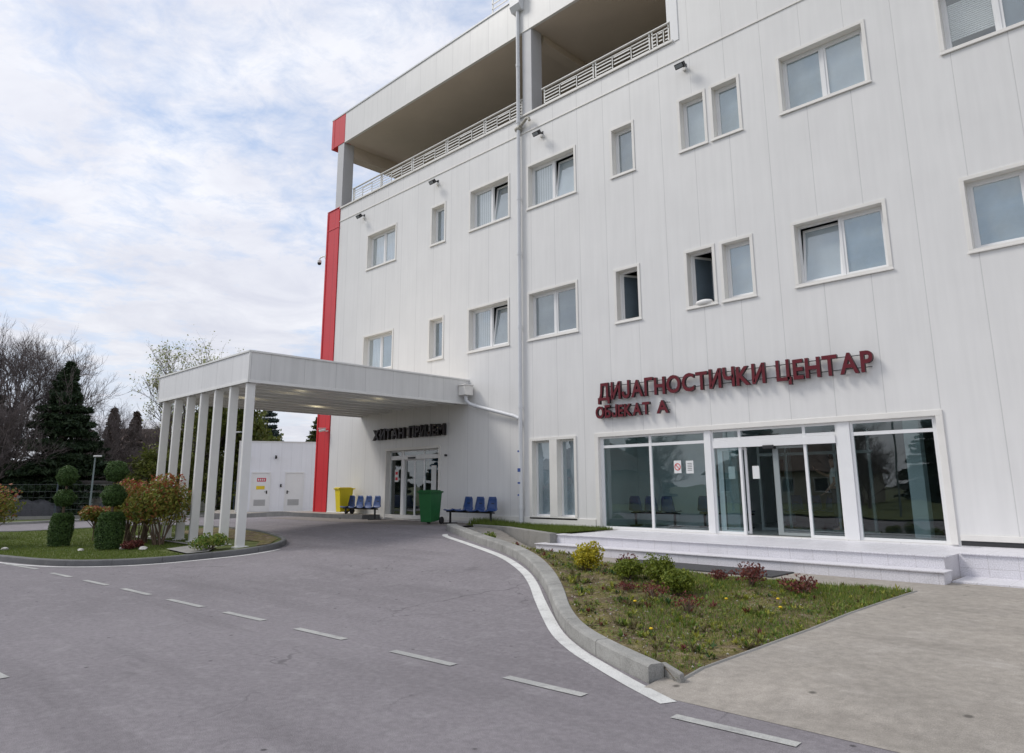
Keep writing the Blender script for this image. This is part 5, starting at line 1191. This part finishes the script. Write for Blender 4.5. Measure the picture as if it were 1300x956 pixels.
# ------------------------------------------------------------------ trees
def branch_tree(root, h, spread, depth, m, seed, r0=.22, first=.25, up=.35, nk=(2, 4), leaves=None, leaf=.09, lpb=5, droop=0.0, kids=9):
    """trunk as one tapered mesh, limbs and twigs as another; returns twig tips"""
    rn = random.Random(seed); tr = MB(); cr = MB(); tips = []
    top = h*.55; pts = [(0, 0, -.2)]; 
    for k in range(1, 5): pts.append((rn.uniform(-.15, .15)*k*.3, rn.uniform(-.15, .15)*k*.3, top*k/4))
    tr.tube(pts, [r0*1.15, r0, r0*.8, r0*.6, r0*.42], 9, False); tr.build('trunk', M_BARK, root, fix=False)
    def grow(p, d, ln, r, lv):
        n = 3; q = [p]; dd = d.copy(); P_ = p.copy()
        for k in range(n):
            dd = (dd+Vector((rn.gauss(0, .17), rn.gauss(0, .17), rn.gauss(0, .10)+up*.16-droop*.1*lv))).normalized(); P_ = P_+dd*ln/n; q.append(P_.copy())
        cr.tube(q, [r, r*.8, r*.62, r*.42 if lv < depth else r*.2], 5 if lv < 2 else 3, False)
        if lv >= depth: tips.extend(q[1:]); return
        if lv >= depth-1: tips.extend(q[2:])
        k = rn.randint(*nk)
        for j in range(k):
            t_ = rn.uniform(.35, 1.0) if j else 1.0; i = min(int(t_*n), n-1); s = q[i].lerp(q[i+1], t_*n-i) if i < n else q[-1]
            az = rn.uniform(0, 2*PI); a = rn.uniform(.3, .85) if j else rn.uniform(.05, .35); u = dd.orthogonal().normalized(); u.rotate(Matrix.Rotation(az, 3, dd)); nd = (dd*math.cos(a)+u*math.sin(a)).normalized()
            grow(s, nd, ln*rn.uniform(.58, .84), r*rn.uniform(.52, .70), lv+1)
    for k in range(kids):
        t_ = first+(1-first)*k/(kids-1); z = top*t_; i = min(int(t_*4), 3); s = Vector(pts[i]).lerp(Vector(pts[i+1]), t_*4-i) if i < 4 else Vector(pts[4])
        a = k*2.4+rn.uniform(-.4, .4); el = rn.uniform(.35, .9)+.5*t_; d = Vector((math.cos(a)*math.cos(el), math.sin(a)*math.cos(el), math.sin(el)))
        grow(s, d, spread*rn.uniform(.42, .62)*(1.1-.25*t_), r0*.42*(1-.35*t_), 1)
    cr.build('crown', m, root, fix=False)
    if leaves:
        c = np.array([tuple(q) for q in tips[::(2 if lpb == 1 else 1)]]); c = np.repeat(c, lpb, 0); c = c+rng.normal(size=c.shape)*.16
        np_mesh('leaves', leaf_quads(c, leaf, None, .6), 4, leaves, root)
    return tips
def conifer(root, h, r, m, seed, layers=26, n=34000, leaf=.16, base=.04, m_tr=None, gap=0.0):
    rn = np.random.default_rng(seed); t_ = MB(); t_.tube([(0, 0, -.2), (0, 0, h*.5), (0, 0, h*.98)], [h*.02, h*.013, .015], 8, False); t_.build('trunk', m_tr or M_BARK, root, fix=False)
    P_ = []; br = MB(); per = n//(layers*9)
    for L__ in range(layers):
        f_ = L__/(layers-1); z0 = h*(base+(1-base)*f_**1.05)+float(rn.uniform(-.15, .15)); R_ = r*(1-f_)**.8*(1+.12*rn.uniform(-1, 1))+.10; nb = int(9+5*(1-f_))
        for b in range(nb):
            if rn.uniform() < gap: continue
            a = rn.uniform(0, 2*PI); l = R_*rn.uniform(.72, 1.12); dr = .22+.25*(1-f_); k = per*2 if f_ < .5 else per
            s = rn.uniform(.1, 1, k)**.8; x = np.cos(a)*l*s; y = np.sin(a)*l*s; z = z0-dr*l*s**1.4*.6+.10*l*s**4
            w_ = .20*l*(1.1-s)+.07; off = rn.normal(size=k)*w_; P_.append(np.stack([x-np.sin(a)*off, y+np.cos(a)*off, z+rn.normal(size=k)*.05-np.abs(off)*.25], 1))
            br.tube([(0, 0, z0), (math.cos(a)*l*.5, math.sin(a)*l*.5, z0-dr*l*.2), (math.cos(a)*l*.9, math.sin(a)*l*.9, z0-dr*l*.45)], [.03, .02, .006], 3, False)
    br.build('branches', M_TWIGD, root, fix=False); p = np.concatenate(P_); np_mesh('crown', leaf_quads(p, leaf, np.array([[0, 0, .5]]), .35, 1.0), 4, m, root)

BG = 'bare trees beyond the fence'
t1 = thing('bare_tree', (-49.3, -6.2, 0), 'large bare grey tree rising highest at the left edge', 'tree', BG)
branch_tree(t1, 11.2, 4.7, 6, M_TWIG, 3, .24, .2, .5, (3, 4), kids=13)
t2 = thing('bare_tree', (-49.0, -4.0, 0), 'bare spreading tree leaning over the dark conifer', 'tree', BG); branch_tree(t2, 10.2, 4.2, 6, M_TWIG, 8, .22, .2, .55, (3, 4), kids=12)
t3 = dup(t1, (-46.2, -7.3, 0), 2.1, 'lower pale tangled bare tree in front of the dark conifers', (.62, .62, .60))
t4 = dup(t2, (-54.8, .6, 0), 1.0, 'brownish bare tree right of the dark conifer', (.80, .80, .70))
t5 = dup(t1, (-54.0, 3.4, 0), 4.0, 'brownish bare tree just left of the old house roof', (.66, .66, .60))
t6 = dup(t2, (-50.5, -9.5, 0), 3.0, 'bare tree outside the left edge of the picture', (1, 1, .95))
CG = 'dark conifers beyond the fence'
c1 = thing('conifer_tree', (-46.3, -4.3, 0), 'dark pointed conifer tallest beside the bare trees', 'tree', CG); conifer(c1, 8.7, 3.1, G_SPR, 1, 34, 70000, .15)
c2 = dup(c1, (-50.5, -7.4, 0), 1.3, 'dark conifer behind the bare tree at the left edge', (1.05, 1.05, .92))
c3 = thing('conifer_tree', (-57.0, 1.3, 0), 'thin brownish conifer behind the bare branches', 'tree', 'brownish conifers beside the old house'); conifer(c3, 7.4, 1.5, G_BROWN, 4, 46, 24000, .12, .05)
c4 = dup(c3, (-56.5, 2.7, 0), 2.0, 'thin brownish conifer closest to the old house roof', (1, 1, .97))
c7 = dup(c1, (-53.0, -1.2, 0), .6, 'dark broad conifer in the gap below the bare crowns', (1.1, 1.1, .62))
c5 = thing('blue_spruce', (-55.4, 12.4, 0), 'bluish dark spruce rising behind the annex roof', 'tree'); conifer(c5, 8.3, 3.1, G_BLUES, 6, 22, 26000, .17)
c6 = thing('conifer_tree', (-52.0, 15.4, 0), 'olive green conifer between the annex roof and the red corner', 'tree'); conifer(c6, 8.1, 2.4, G_OLIVE, 9, 22, 15000, .17)
b1 = thing('budding_tree', (-44.7, 1.7, 0), 'tall tree with fresh yellow green buds behind the canopy', 'tree'); branch_tree(b1, 10.8, 3.9, 6, M_TWIG, 21, .2, .22, .6, (2, 4), G_BUD, .06, 1, kids=12)
hg = 'spring green trees behind the columns'
h1 = thing('leafing_tree', (-43.6, 3.3, 0), 'yellow green leafing tree seen between the middle columns', 'tree', hg); branch_tree(h1, 7.0, 3.4, 4, M_TWIGD, 5, .14, .1, .3, (2, 4), G_HEDGE, .13, 16, kids=14)
h2 = dup(h1, (-43.6, 5.0, 0), 2.0, 'yellow green leafing tree seen beside the nearest columns', (.8, .8, .85))
h3 = dup(h1, (-42.2, .6, 0), 4.0, 'low yellow green tree behind the farthest column', (.7, .7, .55))

# ------------------------------------------------------------------ fence, walls and houses beyond
FL = [(-46.5, -16.0), (-43.6, -8.4), (-42.1, -5.2), (-41.2, -2.0), (-41.2, 12)]
t = thing('mesh_fence', (-42, -3, 0), 'dark wire mesh fence on posts along the far verge', 'fence'); fx, fy = -42, -3
mb = MB(); wi = MB(); FD = densify(FL, 2.5, False)
for i, (x, y) in enumerate(FD):
    mb = MB(); mb.box(x-.03-fx, x+.03-fx, y-.03-fy, y+.03-fy, 0, 2.0); mb.build('post', mat('fence_post', (.06, .08, .10), .5) if i == 0 else bpy.data.materials['fence_post'], t)
for i in range(len(FD)-1):
    a = Vector((*FD[i], 0)); b = Vector((*FD[i+1], 0)); o3 = Vector((fx, fy, 0))
    for z in (.3, .6, .9, 1.2, 1.5, 1.85): wi.tube([a-o3+Vector((0, 0, z)), b-o3+Vector((0, 0, z))], .010, 3, False)
    n = 14
    for k in range(1, n): p = a.lerp(b, k/n)-o3; wi.tube([p+Vector((0, 0, .15)), p+Vector((0, 0, 1.9))], .006, 3, False)
wi.build('mesh_panel', mat('fence_wire', (.05, .06, .06), .5), t, fix=False)
mb = MB()
for i in range(len(FD)-1):
    (ax, ay), (bx, by) = FD[i], FD[i+1]; d = Vector((bx-ax, by-ay)); q = Vector((-d.y, d.x)).normalized()*.1
    b0 = len(mb.v); mb.v += [(ax-q.x-fx, ay-q.y-fy, 0), (bx-q.x-fx, by-q.y-fy, 0), (bx+q.x-fx, by+q.y-fy, 0), (ax+q.x-fx, ay+q.y-fy, 0), (ax-q.x-fx, ay-q.y-fy, .30), (bx-q.x-fx, by-q.y-fy, .30), (bx+q.x-fx, by+q.y-fy, .30), (ax+q.x-fx, ay+q.y-fy, .30)]
    for f_ in ((0, 3, 2, 1), (4, 5, 6, 7), (0, 1, 5, 4), (1, 2, 6, 5), (2, 3, 7, 6), (3, 0, 4, 7)): mb.f.append(tuple(b0+k for k in f_)); mb.mi.append(0)
mb.build('footing', M_CONC, t)
M_PLAST = mat('old_plaster', (.34, .32, .28), .9, var=.2, vscale=.8); M_ROOF = mat('old_roof', (.12, .085, .07), .9, var=.3, vscale=2.0, bump=.4, bscale=12); M_MOSS = mat('mossy_roof', (.13, .12, .05), .9, var=.3, vscale=2.0)
def house(loc, rz, w_, d_, h_, rh, label, wall, roof, wins_=3, chim=True, group=None, gable=False):
    t = thing('house', loc, label, 'house', group, rz)
    mb = MB(); mb.box(-w_/2, w_/2, -d_/2, d_/2, -.3, h_)
    if gable: mb.prism([(-d_/2, h_), (d_/2, h_), (0, h_+rh)], -w_/2, w_/2, 'x')
    mb.build('wall', wall, t)
    ov = .5; mb = MB(); k = rh/(d_/2); e = h_-ov*k; inset = 0 if gable else min(w_, d_)/2*.9; th = .14
    E_ = [(-w_/2-ov, -d_/2-ov, e), (w_/2+ov, -d_/2-ov, e), (w_/2+ov, d_/2+ov, e), (-w_/2-ov, d_/2+ov, e)]; Rg = [(-w_/2-ov+inset, 0, h_+rh+.02), (w_/2+ov-inset, 0, h_+rh+.02)]
    mb.face(E_[0], E_[1], Rg[1], Rg[0]); mb.face(E_[2], E_[3], Rg[0], Rg[1])
    if not gable: mb.face(E_[1], E_[2], Rg[1]); mb.face(E_[3], E_[0], Rg[0])
    ro = mb.build('roof', roof, t, fix=False); md = ro.modifiers.new('thick', 'SOLIDIFY'); md.thickness = th; md.offset = 1
    if chim: mb = MB(); mb.box(w_*.18, w_*.18+.6, -.3, .3, h_+rh*.4, h_+rh+.9); mb.build('chimney', M_ROOF, t)
    for i in range(wins_):
        x = -w_/2+w_*(i+.5)/wins_; mb = MB(); sash(mb, x-.55, x+.55, 1.0, 2.3, -d_/2-.05, .08, .05); wo = mb.build('window', M_WHITE, t); mb = MB(); mb.box(x-.47, x+.47, -d_/2-.03, -d_/2-.01, 1.08, 2.22); mb.build('pane', M_GLASSU, wo)
        mb = MB(); mb.box(x-.47, x+.47, -d_/2-.008, -d_/2-.002, 1.08, 2.22); mb.build('dim_backing', M_VOID, wo)  # dark sheet behind the pane, the unlit room put into its colour
    return t
house((-62.5, 5.0, 0), R(62), 8.5, 7.5, 2.7, 3.6, 'old house with a mossy brown hipped roof behind the bare trees', M_PLAST, M_ROOF)
house((-50.6, 3.6, 0), R(100), 4.2, 3.6, 2.2, 1.6, 'small outbuilding with weathered mossy roof behind the leftmost columns', M_PLAST, M_MOSS, 1, False, gable=True)
t = thing('garage_shed', (-44.9, -2.9, 0), 'long low pale shed with white doors behind the fence', 'shed', rz=R(68))
mb = MB(); mb.box(-2.6, 2.6, 0, 2.5, 0, 1.95); mb.build('wall', M_PLAST, t)
mb = MB(); mb.box(-2.8, 2.8, -.2, 2.7, 1.951, 2.08); mb.build('roof', mat('shed_roof', (.10, .09, .085), .8), t)
for x in (-2.2, -.6, 1.1): mb = MB(); mb.box(x, x+.75, -.05, -.002, .1, 1.75); mb.build('door', M_WHITEM, t)
M_TARP = mat('dark_tarp', (.035, .035, .04), .6, var=.3, vscale=3)
def heap(loc, lx, ly, h, rz, lab):
    mb = MB(); n = 14; m_ = 8
    for i in range(n+1):
        for j in range(m_+1):
            u = i/n*2-1; v = j/m_*2-1; z = h*max(0, (1-u**4)*(1-v**4))**.6*(1+.08*math.sin(i*1.7+j)); mb.v.append((u*lx, v*ly, z))
    for i in range(n):
        for j in range(m_): a = i*(m_+1)+j; mb.f.append((a, a+m_+1, a+m_+2, a+1)); mb.mi.append(0)
    o = mb.build('covered_heap', M_TARP, smooth='all'); o.location = loc; o.rotation_euler.z = rz; tag(o, lab, 'heap', 'dark covered heaps behind the fence')
heap((-43.9, -6.0, .0), 1.6, .8, 1.05, R(68), 'dark covered heap behind the fence left of the farther topiary')
heap((-43.0, -2.2, .0), 1.0, .7, .95, R(68), 'dark covered heap behind the fence between the two topiaries')
for i, (x, y, h, lab) in enumerate(((-45.2, -7.5, 1.15, 'leftmost of the white standing slabs behind the fence'), (-45.3, -6.2, 1.3, 'second white standing slab from the left behind the fence'), (-45.3, -5.2, 1.25, 'third white standing slab from the left behind the fence'), (-45.4, -4.4, 1.2, 'rightmost white standing slab behind the fence'))):
    mb = MB(); mb.prism([(-.28, 0), (.28, 0), (.28, h*.85), (.15, h), (-.15, h), (-.28, h*.85)], -.08, .08, 'x'); o = mb.build('stone_slab', M_WHITEM if i % 2 else M_PLAST, bevel=.02); o.location = (x, y, 0); tag(o, lab, 'slab', 'white standing slabs behind the fence')
t7 = dup(t2, (-50.5, -1.6, 0), 5.1, 'short bushy bare tree right behind the street lamp with the pale head', (.5, .5, .42))
t8 = dup(t1, (-49.8, 1.2, 0), .7, 'short bushy bare tree in front of the old house roof', (.5, .5, .40))
# broad low dark hedge under the trees
X = rng.uniform(-49.5, -46.9, 24000); Y = rng.uniform(-17, -4.6, 24000); Z = rng.uniform(.1, 1.0, 24000)*(3.0+.7*np.sin(Y*1.3)); o = np_mesh('undergrowth', leaf_quads(np.stack([X, Y, Z], 1), .13, None, .6), 4, G_SPR); tag(o, kind='stuff')
X = rng.uniform(-60, -50.5, 30000); Y = rng.uniform(5.5, 19, 30000); Z = rng.uniform(.1, 1.0, 30000)*(1.9+.5*np.sin(Y*1.3)); o = np_mesh('undergrowth', leaf_quads(np.stack([X, Y, Z], 1), .16, None, .6), 4, G_HEDGE); tag(o, kind='stuff')

# ------------------------------------------------------------------ street lamps
def lamp(loc, h, rz, lab, arm=.35):
    t = thing('street_lamp', loc, lab, 'street lamp', 'street lamps along the side road', rz)
    m_ = bpy.data.materials.get('lamp_pole') or mat('lamp_pole', (.18, .22, .22), .5)
    mb = MB(); mb.tube([(0, 0, 0), (0, 0, h*.5), (0, 0, h)], [.06, .045, .035], 8); mb.build('pole', m_, t)
    mb = MB(); mb.tube([(0, 0, h-.02), (arm*.5, 0, h+.08), (arm, 0, h+.08)], .025, 6); mb.build('arm', m_, t)
    mb = MB(); mb.box(arm-.05, arm+.40, -.11, .11, h+.05, h+.13); mb.build('lamp_head', mat('lamp_head', (.6, .6, .6), .4), t, bevel=.02); return t
lamp((-40.4, -4.1, 0), 3.15, R(10), 'short street lamp with a pale head behind the nearer topiary', .05)
lamp((-39.6, 3.2, .1), 4.6, R(200), 'tall thin street lamp seen between two canopy columns')

# ------------------------------------------------------------------ across the street, seen mirrored in the glass
M_PL2 = mat('cream_render', (.42, .38, .31), .9, var=.1, vscale=.5)
house((-47, -44, 0), R(205), 13, 9, 3.2, 2.8, 'cream house across the street mirrored in the left panes', M_PL2, M_ROOF, 4)
house((-28, -50, 0), R(182), 12, 9, 3.0, 2.8, 'cream house across the street mirrored in the doorway', M_PL2, M_ROOF, 4)
house((-9, -54, 0), R(170), 14, 9, 3.0, 2.6, 'cream house across the street mirrored in the right pane', M_PL2, M_ROOF, 4)
for i, (x, y, s, r_) in enumerate(((-36, -40, .8, .3), (-20, -43, .75, 1.9), (-6, -46, .85, 3.3), (-56, -38, .9, 5.0), (-17, -36, .55, 2.7))):
    dup(t1 if i % 2 else t2, (x, y, 0), r_, 'bare tree across the street, mirrored in the glass, number %s from the left' % ('first', 'second', 'third', 'fourth', 'fifth')[i], (s, s, s*.8))
for i, (x, y, s) in enumerate(((-52, -60, 1.1), (-38, -64, 1.2), (-19, -62, 1.0), (3, -62, 1.2))): dup(c1, (x, y, 0), i*1.7, 'dark conifer rising behind the houses mirrored in the shopfront, %s from the left' % ('fourth', 'third', 'second', 'first')[i], (s*1.4, s*1.4, s))
for i, (x, y, s) in enumerate(((-66, -30, 1.1), (-62, -38, 1.0), (-70, -22, 1.1), (-58, -46, .9))): dup(c1, (x, y, 0), i*1.3, 'dark conifer across the street mirrored in the emergency doors, %s from the left' % ('third', 'second', 'fourth', 'first')[i], (s*1.3, s*1.3, s))
for i, x in enumerate((-33, -21.5, -12)): lamp((x, -25.5, .05), 7.2, R(90), ('street lamp across the street mirrored in the left panes', 'street lamp across the street mirrored in the doorway', 'street lamp across the street mirrored in the right pane')[i], 1.2)
